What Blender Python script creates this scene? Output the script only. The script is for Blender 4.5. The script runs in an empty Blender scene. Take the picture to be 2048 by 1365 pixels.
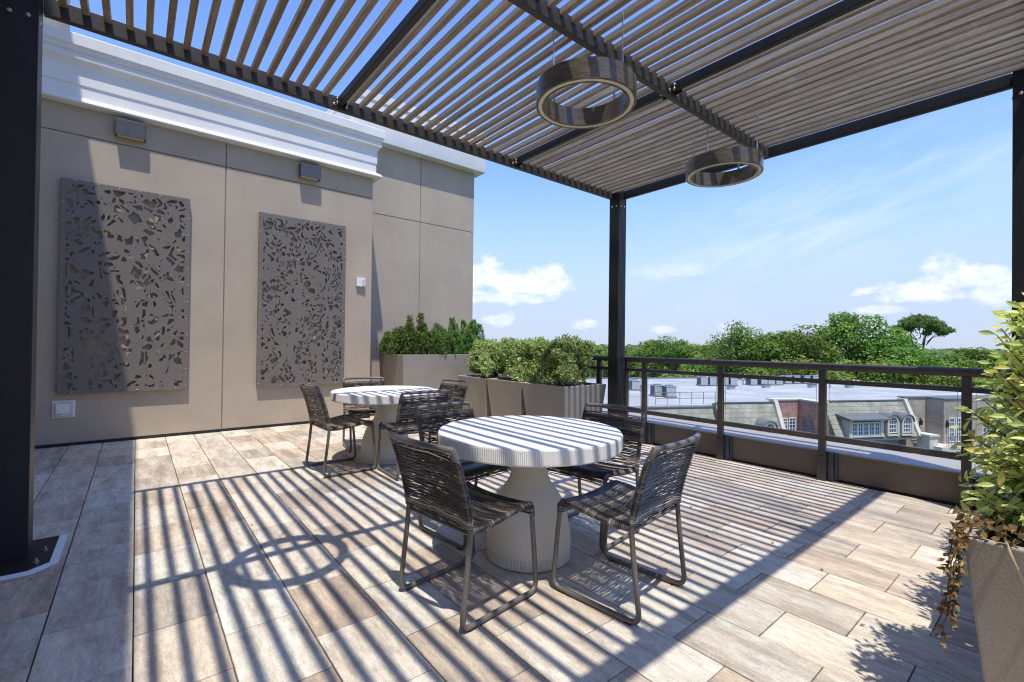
import bpy, math, random
import numpy as np
from mathutils import Vector, Matrix

random.seed(7)
rng = np.random.default_rng(7)
S = bpy.context.scene
COL = S.collection
PI = math.pi
D2R = math.radians

# ------------------------------------------------------------------ camera
cam_d = bpy.data.cameras.new("camera")
cam = bpy.data.objects.new("camera", cam_d)
COL.objects.link(cam)
cam_d.sensor_width = 36.0
cam_d.lens = 16.217
cam_d.clip_start = 0.05
cam_d.clip_end = 9000
cam.matrix_world = Matrix(((0.775226, -0.014211, -0.631525, 0.0),
                           (-0.631566, 0.001937, -0.775320, 0.0),
                           (0.012241, 0.999897, -0.007473, 1.25),
                           (0, 0, 0, 1)))
S.camera = cam

# ------------------------------------------------------------------ light
SUN_TRAVEL = Vector((0.134, 0.305, -1.0)).normalized()
to_sun = -SUN_TRAVEL
sun_el = math.asin(to_sun.z)
sun_az = math.atan2(to_sun.x, to_sun.y)
sd = bpy.data.lights.new("sun", 'SUN')
sd.energy = 2.42
sd.angle = D2R(0.53)
sd.color = (1.0, 0.95, 0.865)
so = bpy.data.objects.new("sun", sd)
COL.objects.link(so)
so.rotation_euler = SUN_TRAVEL.to_track_quat('-Z', 'Y').to_euler()
so.location = (-3, -6, 20)

S.view_settings.view_transform = 'Standard'
S.view_settings.look = 'None'
S.view_settings.exposure = 1.07
S.view_settings.gamma = 1.0

W = bpy.data.worlds.new("World")
S.world = W
W.use_nodes = True
S.cycles.max_bounces = 7
S.cycles.transparent_max_bounces = 14
S.cycles.use_adaptive_sampling = True
S.cycles.filter_width = 1.15


def N(nt, kind, **kw):
    n = nt.nodes.new(kind)
    for k, v in kw.items():
        if k.startswith('i_'):
            key = k[2:]
            key = int(key) if key.isdigit() else key.replace('_', ' ')
            n.inputs[key].default_value = v
        else:
            setattr(n, k, v)
    return n


def build_world():
    nt = W.node_tree
    nt.nodes.clear()
    L = nt.links.new
    out = N(nt, 'ShaderNodeOutputWorld')
    bg = N(nt, 'ShaderNodeBackground', i_Strength=0.15)
    sky = N(nt, 'ShaderNodeTexSky')
    sky.sky_type = 'NISHITA'
    sky.sun_disc = False
    sky.sun_elevation = sun_el
    sky.sun_rotation = sun_az
    sky.altitude = 100
    sky.air_density = 1.0
    sky.dust_density = 0.3
    sky.ozone_density = 5.0
    hsv = N(nt, 'ShaderNodeHueSaturation', i_Hue=.511, i_Saturation=1.10, i_Value=1.0)
    L(sky.outputs[0], hsv.inputs['Color'])
    tc = N(nt, 'ShaderNodeTexCoord')
    dirv = tc.outputs['Generated']
    # thin bright haze low over the horizon, periwinkle rather than yellow
    sz = N(nt, 'ShaderNodeSeparateXYZ')
    L(dirv, sz.inputs[0])
    hz = N(nt, 'ShaderNodeMapRange', interpolation_type='SMOOTHERSTEP')
    hz.inputs[1].default_value = -.02
    hz.inputs[2].default_value = .44
    hz.inputs[3].default_value = .92
    hz.inputs[4].default_value = 0.0
    L(sz.outputs[2], hz.inputs[0])
    hmx = N(nt, 'ShaderNodeMix', data_type='RGBA')
    L(hz.outputs[0], hmx.inputs[0])
    L(hsv.outputs[0], hmx.inputs[6])
    hmx.inputs[7].default_value = (1.72, 2.00, 2.76, 1)
    skyc = hmx.outputs[2]

    def math_(op, a, b=None, c=None, clamp=False):
        m = N(nt, 'ShaderNodeMath', operation=op)
        m.use_clamp = clamp
        for i, x in enumerate((a, b, c)):
            if x is None:
                continue
            if isinstance(x, (int, float)):
                m.inputs[i].default_value = x
            else:
                L(x, m.inputs[i])
        return m.outputs[0]

    def dot(v):
        m = N(nt, 'ShaderNodeVectorMath', operation='DOT_PRODUCT')
        L(dirv, m.inputs[0])
        m.inputs[1].default_value = v
        return m.outputs['Value']

    mp = N(nt, 'ShaderNodeMapping')
    mp.inputs['Scale'].default_value = (1, 1, 1.7)
    L(dirv, mp.inputs[0])
    n1 = N(nt, 'ShaderNodeTexNoise', i_Scale=15.0, i_Detail=7.0, i_Roughness=0.56)
    L(mp.outputs[0], n1.inputs['Vector'])
    n2 = N(nt, 'ShaderNodeTexNoise', i_Scale=40.0, i_Detail=5.0, i_Roughness=0.6)
    L(mp.outputs[0], n2.inputs['Vector'])
    # (centre direction, half width, half height, density)
    clouds = [((0.655, 0.745, 0.128), .11, .048, 1.0), ((0.575, 0.803, 0.150), .060, .055, 1.0),
              ((0.70, 0.703, 0.125), .055, .028, .8), ((0.62, 0.775, 0.098), .13, .022, .75),
              ((0.984, 0.165, 0.088), .085, .030, 1.0), ((0.988, 0.105, 0.112), .065, .046, .95),
              ((0.968, 0.235, 0.098), .032, .018, .85), ((0.99, 0.05, 0.085), .09, .032, .7),
              ((0.972, 0.205, 0.066), .04, .013, .55),
              ((0.61, 0.791, 0.048), .040, .020, .6), ((0.748, 0.663, 0.042), .034, .017, .6),
              ((0.84, 0.541, 0.034), .032, .014, .5), ((0.9, 0.435, 0.037), .032, .014, .45),
              ((0.838, 0.524, 0.150), .10, .020, .30)]
    acc = None
    for d, hw, hh, dens in clouds:
        d = Vector(d).normalized()
        r = d.cross(Vector((0, 0, 1))).normalized()
        u = r.cross(d).normalized()
        a = math_('DIVIDE', dot(r), hw)
        b0 = math_('DIVIDE', dot(u), hh)
        # flatter base: squeeze the lower half
        neg = math_('MINIMUM', b0, 0.0)
        b = math_('MULTIPLY_ADD', neg, 0.6, b0)
        q = math_('ADD', math_('MULTIPLY', a, a), math_('MULTIPLY', b, b))
        front = math_('GREATER_THAN', dot(d), 0.5)
        q = math_('SQRT', q)
        nn = math_('MULTIPLY_ADD', n1.outputs[0], 2.6, -1.3)
        f = math_('SUBTRACT', math_('ADD', 0.92, nn), q)
        f = math_('MULTIPLY', f, 2.2, clamp=True)
        f = math_('MULTIPLY', math_('MULTIPLY', f, dens), front)
        acc = f if acc is None else math_('MAXIMUM', acc, f)
    # high thin cirrus streaks
    d = Vector((0.925, 0.31, 0.215)).normalized()
    r = d.cross(Vector((0, 0, 1))).normalized()
    u = r.cross(d).normalized()
    ca, sa = math.cos(D2R(19)), math.sin(D2R(19))
    r2 = r * ca + u * sa
    u2 = u * ca - r * sa
    a = dot(r2)
    b = dot(u2)
    cv = N(nt, 'ShaderNodeCombineXYZ')
    L(math_('MULTIPLY', a, 4.0), cv.inputs[0])
    L(math_('MULTIPLY', b, 17.0), cv.inputs[1])
    n3 = N(nt, 'ShaderNodeTexNoise', i_Scale=1.6, i_Detail=6.0, i_Roughness=0.55, i_Distortion=0.6)
    L(cv.outputs[0], n3.inputs['Vector'])
    env = math_('SUBTRACT', 1.0, math_('SQRT', math_('ADD', math_('POWER', math_('DIVIDE', a, 0.42), 2.0),
                                                  math_('POWER', math_('DIVIDE', b, 0.13), 2.0))), clamp=True)
    cir = math_('MULTIPLY', math_('MULTIPLY_ADD', n3.outputs[0], 2.6, -1.0, clamp=True), env)
    cir = math_('MULTIPLY', cir, 0.85)
    cir = math_('MULTIPLY', cir, math_('GREATER_THAN', dot(d), 0.4))
    # cloud colour: bright, slightly shaded by fine noise
    ccol = N(nt, 'ShaderNodeMix', data_type='RGBA')
    ccol.inputs[6].default_value = (2.7, 3.05, 3.75, 1)
    ccol.inputs[7].default_value = (4.0, 4.0, 4.1, 1)
    L(math_('MULTIPLY_ADD', n2.outputs[0], 3.0, -1.0, clamp=True), ccol.inputs[0])
    mx = N(nt, 'ShaderNodeMix', data_type='RGBA')
    L(math_('MULTIPLY', acc, 0.9), mx.inputs[0])
    L(skyc, mx.inputs[6])
    L(ccol.outputs[2], mx.inputs[7])
    mx2 = N(nt, 'ShaderNodeMix', data_type='RGBA')
    L(cir, mx2.inputs[0])
    L(mx.outputs[2], mx2.inputs[6])
    mx2.inputs[7].default_value = (2.7, 3.05, 3.8, 1)
    L(mx2.outputs[2], bg.inputs['Color'])
    L(bg.outputs[0], out.inputs[0])


build_world()

# ------------------------------------------------------------------ mesh builder


class MB:
    def __init__(s):
        s.v = []
        s.f = []
        s.m = []
        s.c = []
        s.col = (1, 1, 1, 1)

    def vert(s, p):
        s.v.append((float(p[0]), float(p[1]), float(p[2])))
        s.c.append(s.col)
        return len(s.v) - 1

    def face(s, ids, m=0):
        s.f.append(tuple(ids))
        s.m.append(m)

    def box(s, x0, x1, y0, y1, z0, z1, m=0):
        b = len(s.v)
        for z in (z0, z1):
            for x, y in ((x0, y0), (x1, y0), (x1, y1), (x0, y1)):
                s.vert((x, y, z))
        for q in ((3, 2, 1, 0), (4, 5, 6, 7), (0, 1, 5, 4), (1, 2, 6, 5), (2, 3, 7, 6), (3, 0, 4, 7)):
            s.face([b + i for i in q], m)
        return s

    def hexa(s, bot, top, m=0):
        """bot/top: four points each, same winding, counter-clockwise from above"""
        b = len(s.v)
        for p in list(bot) + list(top):
            s.vert(p)
        for q in ((3, 2, 1, 0), (4, 5, 6, 7), (0, 1, 5, 4), (1, 2, 6, 5), (2, 3, 7, 6), (3, 0, 4, 7)):
            s.face([b + i for i in q], m)
        return s

    def prism(s, poly, f0, f1, m=0):
        """poly: list of 2d points; f0, f1 map a 2d point to 3d on the two ends"""
        n = len(poly)
        b = len(s.v)
        for p in poly:
            s.vert(f0(p))
        for p in poly:
            s.vert(f1(p))
        s.face(list(range(b + n - 1, b - 1, -1)), m)
        s.face(list(range(b + n, b + 2 * n)), m)
        for i in range(n):
            j = (i + 1) % n
            s.face((b + i, b + j, b + n + j, b + n + i), m)
        return s

    def lathe(s, prof, cx, cy, seg=48, m=0, cap=True):
        b = len(s.v)
        k = len(prof)
        for i in range(seg):
            a = 2 * PI * i / seg
            for r, z in prof:
                s.vert((cx + r * math.cos(a), cy + r * math.sin(a), z))
        for i in range(seg):
            j = (i + 1) % seg
            for q in range(k - 1):
                s.face((b + i * k + q, b + j * k + q, b + j * k + q + 1, b + i * k + q + 1), m)
        if cap:
            if prof[0][0] > 1e-6:
                s.face([b + i * k for i in range(seg)][::-1], m)
            if prof[-1][0] > 1e-6:
                s.face([b + i * k + k - 1 for i in range(seg)], m)
        return s

    def tube(s, pts, r, sides=8, m=0, closed=False, cols=None, caps=True, up=None):
        pts = [Vector(p) for p in pts]
        n = len(pts)
        rr = r if isinstance(r, (list, tuple)) else [r] * n
        T = []
        for i in range(n):
            a = pts[(i - 1) % n] if (closed or i > 0) else pts[i]
            c = pts[(i + 1) % n] if (closed or i < n - 1) else pts[i]
            t = (c - a)
            T.append(t.normalized() if t.length > 1e-9 else Vector((0, 0, 1)))
        u = T[0].orthogonal().normalized() if up is None else (Vector(up) - T[0] * T[0].dot(Vector(up))).normalized()
        b = len(s.v)
        keep = s.col
        for i in range(n):
            u = (u - T[i] * T[i].dot(u))
            u = u.normalized() if u.length > 1e-6 else T[i].orthogonal().normalized()
            w = T[i].cross(u)
            if cols is not None:
                s.col = cols[i]
            for k in range(sides):
                a = 2 * PI * k / sides
                s.vert(pts[i] + (u * math.cos(a) + w * math.sin(a)) * rr[i])
        s.col = keep
        for i in range(n if closed else n - 1):
            j = (i + 1) % n
            for k in range(sides):
                l = (k + 1) % sides
                s.face((b + i * sides + k, b + i * sides + l, b + j * sides + l, b + j * sides + k), m)
        if caps and not closed:
            s.face([b + k for k in range(sides)][::-1], m)
            s.face([b + (n - 1) * sides + k for k in range(sides)], m)
        return s

    def ball(s, c, rx, ry, rz, m=0, seg=8, rings=5):
        prof = []
        b = len(s.v)
        top = s.vert((c[0], c[1], c[2] + rz))
        for i in range(1, rings):
            t = PI * i / rings
            for k in range(seg):
                a = 2 * PI * k / seg
                s.vert((c[0] + rx * math.sin(t) * math.cos(a), c[1] + ry * math.sin(t) * math.sin(a), c[2] + rz * math.cos(t)))
        bot = s.vert((c[0], c[1], c[2] - rz))
        for k in range(seg):
            s.face((top, b + 1 + k, b + 1 + (k + 1) % seg), m)
            s.face((bot, b + 1 + (rings - 2) * seg + (k + 1) % seg, b + 1 + (rings - 2) * seg + k), m)
        for i in range(rings - 2):
            for k in range(seg):
                l = (k + 1) % seg
                s.face((b + 1 + i * seg + k, b + 1 + (i + 1) * seg + k, b + 1 + (i + 1) * seg + l, b + 1 + i * seg + l), m)
        return s


def fillet(pts, rad, n=6):
    """round the inner corners of an open polyline"""
    P = [Vector(p) for p in pts]
    rads = rad if isinstance(rad, (list, tuple)) else [rad] * len(P)
    out = [P[0]]
    for i in range(1, len(P) - 1):
        a, b, c = P[i - 1], P[i], P[i + 1]
        r = min(rads[i], (a - b).length * .49, (c - b).length * .49)
        p0 = b + (a - b).normalized() * r
        p1 = b + (c - b).normalized() * r
        for k in range(n + 1):
            t = k / n
            out.append(p0 * (1 - t) ** 2 + b * 2 * t * (1 - t) + p1 * t * t)
    out.append(P[-1])
    return out


def empty(name, loc=(0, 0, 0), rz=0.0):
    o = bpy.data.objects.new(name, None)
    COL.objects.link(o)
    o.location = loc
    o.rotation_euler = (0, 0, rz)
    o.empty_display_size = 0.1
    return o


def tag(o, label=None, cat=None, group=None, kind=None):
    if label:
        o['label'] = label
    if cat:
        o['category'] = cat
    if group:
        o['group'] = group
    if kind:
        o['kind'] = kind
    return o


def thing(name, label, cat, loc=(0, 0, 0), rz=0.0, group=None):
    return tag(empty(name, loc, rz), label, cat, group)


def world_loc(o):
    p = Vector((0, 0, 0))
    while o is not None:
        p += Vector(o.location)
        o = o.parent
    return p


def obj(name, mb, mats, parent=None, smooth=None, bevel=0.0, local=False, use_col=False):
    me = bpy.data.meshes.new(name)
    off = Vector((0, 0, 0))
    if parent is not None and not local:
        off = world_loc(parent)
    v = np.array(mb.v, dtype=np.float64) - np.array(off)
    me.from_pydata(v.tolist(), [], mb.f)
    mats = mats if isinstance(mats, (list, tuple)) else [mats]
    for m in mats:
        me.materials.append(m)
    if len(mats) > 1:
        me.polygons.foreach_set('material_index', mb.m)
    if use_col:
        ca = me.color_attributes.new('col', 'FLOAT_COLOR', 'POINT')
        ca.data.foreach_set('color', np.array(mb.c, dtype=np.float32).ravel())
    if smooth is not None:
        me.polygons.foreach_set('use_smooth', [True] * len(me.polygons))
        me.set_sharp_from_angle(angle=D2R(smooth))
    me.update()
    o = bpy.data.objects.new(name, me)
    COL.objects.link(o)
    if parent is not None:
        o.parent = parent
    if bevel:
        bm = o.modifiers.new('bevel', 'BEVEL')
        bm.width = bevel
        bm.segments = 2
        bm.limit_method = 'ANGLE'
        bm.angle_limit = D2R(40)
    return o


KIDS = {}


def dup_tree(root, loc, rz, label, group=None):
    def cp(o, parent):
        c = o.copy()
        COL.objects.link(c)
        c.parent = parent
        for ch in [q for q in o.children]:
            if ch != c:
                cp(ch, c)
        return c
    r = cp(root, None)
    r.location = loc
    r.rotation_euler = (0, 0, rz)
    r['label'] = label
    if group:
        r['group'] = group
    return r


# ------------------------------------------------------------------ materials
def base_mat(name):
    m = bpy.data.materials.new(name)
    m.use_nodes = True
    nt = m.node_tree
    nt.nodes.clear()
    out = N(nt, 'ShaderNodeOutputMaterial')
    p = N(nt, 'ShaderNodeBsdfPrincipled')
    nt.links.new(p.outputs[0], out.inputs[0])
    return m, nt, p, out


def c4(c):
    return (c[0], c[1], c[2], 1.0)


def noise_mat(name, a, b, scale=4.0, rough=.7, bump=0.0, bump_scale=200.0, metallic=0.0, stretch=(1, 1, 1),
              lo=.35, hi=.65, fine=.0, fine_scale=150, spec=.5, rough_var=0.0, bump_dist=.002):
    m, nt, p, out = base_mat(name)
    L = nt.links.new
    tc = N(nt, 'ShaderNodeTexCoord')
    mp = N(nt, 'ShaderNodeMapping')
    mp.inputs['Scale'].default_value = stretch
    L(tc.outputs['Object'], mp.inputs[0])
    n = N(nt, 'ShaderNodeTexNoise', i_Scale=scale, i_Detail=6.0, i_Roughness=.6)
    L(mp.outputs[0], n.inputs['Vector'])
    mr = N(nt, 'ShaderNodeMapRange')
    mr.inputs[1].default_value = lo
    mr.inputs[2].default_value = hi
    L(n.outputs[0], mr.inputs[0])
    mx = N(nt, 'ShaderNodeMix', data_type='RGBA')
    mx.inputs[6].default_value = c4(a)
    mx.inputs[7].default_value = c4(b)
    L(mr.outputs[0], mx.inputs[0])
    col = mx.outputs[2]
    if fine:
        n2 = N(nt, 'ShaderNodeTexNoise', i_Scale=fine_scale, i_Detail=3.0)
        L(mp.outputs[0], n2.inputs['Vector'])
        mm = N(nt, 'ShaderNodeMapRange')
        mm.inputs[1].default_value = .3
        mm.inputs[2].default_value = .7
        mm.inputs[3].default_value = 1 - fine
        mm.inputs[4].default_value = 1 + fine
        L(n2.outputs[0], mm.inputs[0])
        vm = N(nt, 'ShaderNodeVectorMath', operation='SCALE')
        L(col, vm.inputs[0])
        L(mm.outputs[0], vm.inputs['Scale'])
        col = vm.outputs[0]
    L(col, p.inputs['Base Color'])
    p.inputs['Roughness'].default_value = rough
    p.inputs['Metallic'].default_value = metallic
    p.inputs['Specular IOR Level'].default_value = spec
    if rough_var:
        mr2 = N(nt, 'ShaderNodeMapRange')
        mr2.inputs[3].default_value = rough - rough_var
        mr2.inputs[4].default_value = rough + rough_var
        L(n.outputs[0], mr2.inputs[0])
        L(mr2.outputs[0], p.inputs['Roughness'])
    if bump:
        n3 = N(nt, 'ShaderNodeTexNoise', i_Scale=bump_scale, i_Detail=4.0)
        L(mp.outputs[0], n3.inputs['Vector'])
        bp = N(nt, 'ShaderNodeBump', i_Strength=bump, i_Distance=bump_dist)
        L(n3.outputs[0], bp.inputs['Height'])
        L(bp.outputs[0], p.inputs['Normal'])
    return m


def col_mat(name, rough=.5, fine=.15, fine_scale=120, stretch=(1, 1, 1), metallic=0.0, bump=0.0, spec=.5):
    """base colour from the mesh's own 'col' attribute, with fine noise"""
    m, nt, p, out = base_mat(name)
    L = nt.links.new
    at = N(nt, 'ShaderNodeVertexColor', layer_name='col')
    tc = N(nt, 'ShaderNodeTexCoord')
    mp = N(nt, 'ShaderNodeMapping')
    mp.inputs['Scale'].default_value = stretch
    L(tc.outputs['Object'], mp.inputs[0])
    n2 = N(nt, 'ShaderNodeTexNoise', i_Scale=fine_scale, i_Detail=4.0, i_Roughness=.65)
    L(mp.outputs[0], n2.inputs['Vector'])
    mm = N(nt, 'ShaderNodeMapRange')
    mm.inputs[1].default_value = .3
    mm.inputs[2].default_value = .7
    mm.inputs[3].default_value = 1 - fine
    mm.inputs[4].default_value = 1 + fine
    L(n2.outputs[0], mm.inputs[0])
    vm = N(nt, 'ShaderNodeVectorMath', operation='SCALE')
    L(at.outputs[0], vm.inputs[0])
    L(mm.outputs[0], vm.inputs['Scale'])
    L(vm.outputs[0], p.inputs['Base Color'])
    p.inputs['Roughness'].default_value = rough
    p.inputs['Metallic'].default_value = metallic
    p.inputs['Specular IOR Level'].default_value = spec
    if bump:
        bp = N(nt, 'ShaderNodeBump', i_Strength=bump, i_Distance=.002)
        L(n2.outputs[0], bp.inputs['Height'])
        L(bp.outputs[0], p.inputs['Normal'])
    return m


def leaf_mat(name, rough=.42, trans=.3, spec=.4):
    m, nt, p, out = base_mat(name)
    L = nt.links.new
    at = N(nt, 'ShaderNodeVertexColor', layer_name='col')
    oi = N(nt, 'ShaderNodeObjectInfo')
    hs = N(nt, 'ShaderNodeHueSaturation')
    mr = N(nt, 'ShaderNodeMapRange')
    mr.inputs[3].default_value = .482
    mr.inputs[4].default_value = .522
    L(oi.outputs['Random'], mr.inputs[0])
    L(mr.outputs[0], hs.inputs['Hue'])
    mr2 = N(nt, 'ShaderNodeMapRange')
    mr2.inputs[3].default_value = .82
    mr2.inputs[4].default_value = 1.15
    L(oi.outputs['Random'], mr2.inputs[0])
    L(mr2.outputs[0], hs.inputs['Value'])
    L(at.outputs[0], hs.inputs['Color'])
    L(hs.outputs[0], p.inputs['Base Color'])
    p.inputs['Roughness'].default_value = rough
    p.inputs['Specular IOR Level'].default_value = spec
    tr = N(nt, 'ShaderNodeBsdfTranslucent')
    g = N(nt, 'ShaderNodeMix', data_type='RGBA', blend_type='MULTIPLY')
    g.inputs[0].default_value = 1
    L(hs.outputs[0], g.inputs[6])
    g.inputs[7].default_value = (1.7, 1.8, .7, 1)
    L(g.outputs[2], tr.inputs[0])
    ms = N(nt, 'ShaderNodeMixShader')
    ms.inputs[0].default_value = trans
    L(p.outputs[0], ms.inputs[1])
    L(tr.outputs[0], ms.inputs[2])
    L(ms.outputs[0], out.inputs[0])
    return m


def glass_mat(name, tint=(.97, .985, .98), refl=.08):
    m, nt, p, out = base_mat(name)
    nt.nodes.remove(p)
    L = nt.links.new
    tr = N(nt, 'ShaderNodeBsdfTransparent')
    tr.inputs[0].default_value = c4(tint)
    gl = N(nt, 'ShaderNodeBsdfGlossy')
    gl.inputs['Roughness'].default_value = .02
    fr = N(nt, 'ShaderNodeFresnel', i_IOR=1.45)
    ma = N(nt, 'ShaderNodeMath', operation='MULTIPLY', i_1=.7)
    L(fr.outputs[0], ma.inputs[0])
    ms = N(nt, 'ShaderNodeMixShader')
    L(ma.outputs[0], ms.inputs[0])
    L(tr.outputs[0], ms.inputs[1])
    L(gl.outputs[0], ms.inputs[2])
    L(ms.outputs[0], out.inputs[0])
    return m


def brick_mat(name, c1, c2, mortar, scale, bw, rh, msize=.012, rough=.85, rot=0.0, vary=.3):
    """brick/shingle pattern on (tangent, z) of upright faces: uses Generated-free object coords"""
    m, nt, p, out = base_mat(name)
    L = nt.links.new
    tc = N(nt, 'ShaderNodeTexCoord')
    sx = N(nt, 'ShaderNodeSeparateXYZ')
    L(tc.outputs['Object'], sx.inputs[0])
    ad = N(nt, 'ShaderNodeMath', operation='ADD')
    L(sx.outputs[0], ad.inputs[0])
    L(sx.outputs[1], ad.inputs[1])
    cb = N(nt, 'ShaderNodeCombineXYZ')
    L(ad.outputs[0], cb.inputs[0])
    L(sx.outputs[2], cb.inputs[1])
    br = N(nt, 'ShaderNodeTexBrick')
    br.inputs['Color1'].default_value = c4(c1)
    br.inputs['Color2'].default_value = c4(c2)
    br.inputs['Mortar'].default_value = c4(mortar)
    br.inputs['Scale'].default_value = scale
    br.inputs['Mortar Size'].default_value = msize
    br.inputs['Brick Width'].default_value = bw
    br.inputs['Row Height'].default_value = rh
    br.inputs['Bias'].default_value = 0.0
    L(cb.outputs[0], br.inputs['Vector'])
    n = N(nt, 'ShaderNodeTexNoise', i_Scale=1.2, i_Detail=6.0)
    L(tc.outputs['Object'], n.inputs['Vector'])
    mr = N(nt, 'ShaderNodeMapRange')
    mr.inputs[1].default_value = .3
    mr.inputs[2].default_value = .7
    mr.inputs[3].default_value = 1 - vary
    mr.inputs[4].default_value = 1 + vary
    L(n.outputs[0], mr.inputs[0])
    vm = N(nt, 'ShaderNodeVectorMath', operation='SCALE')
    L(br.outputs[0], vm.inputs[0])
    L(mr.outputs[0], vm.inputs['Scale'])
    L(vm.outputs[0], p.inputs['Base Color'])
    p.inputs['Roughness'].default_value = rough
    return m


def paver_mat():
    m, nt, p, out = base_mat('paver_concrete')
    L = nt.links.new
    at = N(nt, 'ShaderNodeVertexColor', layer_name='col')
    sep = N(nt, 'ShaderNodeSeparateColor')
    L(at.outputs[0], sep.inputs[0])
    tc = N(nt, 'ShaderNodeTexCoord')
    # offset the noise per paver so streaks do not run through the joints
    off = N(nt, 'ShaderNodeCombineXYZ')
    k = N(nt, 'ShaderNodeMath', operation='MULTIPLY', i_1=37.0)
    L(sep.outputs[0], k.inputs[0])
    L(k.outputs[0], off.inputs[0])
    k2 = N(nt, 'ShaderNodeMath', operation='MULTIPLY', i_1=53.0)
    L(sep.outputs[1], k2.inputs[0])
    L(k2.outputs[0], off.inputs[1])
    va = N(nt, 'ShaderNodeVectorMath', operation='ADD')
    L(tc.outputs['Object'], va.inputs[0])
    L(off.outputs[0], va.inputs[1])
    mp = N(nt, 'ShaderNodeMapping')
    mp.inputs['Scale'].default_value = (1.15, .17, 1.0)
    L(va.outputs[0], mp.inputs[0])
    nA = N(nt, 'ShaderNodeTexNoise', i_Scale=7.0, i_Detail=6.0, i_Roughness=.70, i_Distortion=.25)
    L(mp.outputs[0], nA.inputs['Vector'])
    rA = N(nt, 'ShaderNodeValToRGB')
    e = rA.color_ramp.elements
    e[0].position = .26
    e[0].color = (.30, .255, .215, 1)
    e[1].position = .74
    e[1].color = (.69, .645, .565, 1)
    x = e.new(.40)
    x.color = (.45, .372, .29, 1)
    x = e.new(.50)
    x.color = (.545, .475, .383, 1)
    x = e.new(.60)
    x.color = (.605, .55, .455, 1)
    sh = N(nt, 'ShaderNodeMath', operation='MULTIPLY_ADD', i_1=.26, i_2=-.13)
    L(sep.outputs[2], sh.inputs[0])
    ad = N(nt, 'ShaderNodeMath', operation='ADD')
    L(nA.outputs[0], ad.inputs[0])
    L(sh.outputs[0], ad.inputs[1])
    L(ad.outputs[0], rA.inputs[0])
    # pink / grey shift
    tint = N(nt, 'ShaderNodeMix', data_type='RGBA')
    tint.inputs[6].default_value = (1.05, .98, .90, 1)
    tint.inputs[7].default_value = (.93, .97, .99, 1)
    L(sep.outputs[0], tint.inputs[0])
    mu = N(nt, 'ShaderNodeMix', data_type='RGBA', blend_type='MULTIPLY')
    mu.inputs[0].default_value = 1
    L(rA.outputs[0], mu.inputs[6])
    L(tint.outputs[2], mu.inputs[7])
    # dark clouded patches
    mp3 = N(nt, 'ShaderNodeMapping')
    mp3.inputs['Scale'].default_value = (1.0, .30, 1.0)
    L(va.outputs[0], mp3.inputs[0])
    nC = N(nt, 'ShaderNodeTexNoise', i_Scale=12.0, i_Detail=7.0, i_Roughness=.72)
    L(mp3.outputs[0], nC.inputs['Vector'])
    mrC = N(nt, 'ShaderNodeMapRange')
    mrC.inputs[1].default_value = .50
    mrC.inputs[2].default_value = .72
    mrC.inputs[3].default_value = 0
    mrC.inputs[4].default_value = .72
    L(nC.outputs[0], mrC.inputs[0])
    dk = N(nt, 'ShaderNodeMix', data_type='RGBA')
    L(mrC.outputs[0], dk.inputs[0])
    L(mu.outputs[2], dk.inputs[6])
    dk.inputs[7].default_value = (.255, .222, .195, 1)
    # fine grit
    nB = N(nt, 'ShaderNodeTexNoise', i_Scale=170.0, i_Detail=3.0, i_Roughness=.7)
    L(tc.outputs['Object'], nB.inputs['Vector'])
    mB = N(nt, 'ShaderNodeMapRange')
    mB.inputs[1].default_value = .3
    mB.inputs[2].default_value = .7
    mB.inputs[3].default_value = .74
    mB.inputs[4].default_value = 1.24
    L(nB.outputs[0], mB.inputs[0])
    # mid-sized mottling and pale worn flecks
    nD = N(nt, 'ShaderNodeTexNoise', i_Scale=46.0, i_Detail=6.0, i_Roughness=.75)
    L(mp3.outputs[0], nD.inputs['Vector'])
    mD = N(nt, 'ShaderNodeMapRange')
    mD.inputs[1].default_value = .32
    mD.inputs[2].default_value = .68
    mD.inputs[3].default_value = .80
    mD.inputs[4].default_value = 1.20
    L(nD.outputs[0], mD.inputs[0])
    mBD = N(nt, 'ShaderNodeMath', operation='MULTIPLY')
    L(mB.outputs[0], mBD.inputs[0])
    L(mD.outputs[0], mBD.inputs[1])
    vm = N(nt, 'ShaderNodeVectorMath', operation='SCALE')
    L(dk.outputs[2], vm.inputs[0])
    L(mBD.outputs[0], vm.inputs['Scale'])
    L(vm.outputs[0], p.inputs['Base Color'])
    p.inputs['Roughness'].default_value = .78
    p.inputs['Specular IOR Level'].default_value = .35
    bp = N(nt, 'ShaderNodeBump', i_Strength=.35, i_Distance=.0018)
    L(nB.outputs[0], bp.inputs['Height'])
    L(bp.outputs[0], p.inputs['Normal'])
    return m


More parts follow.
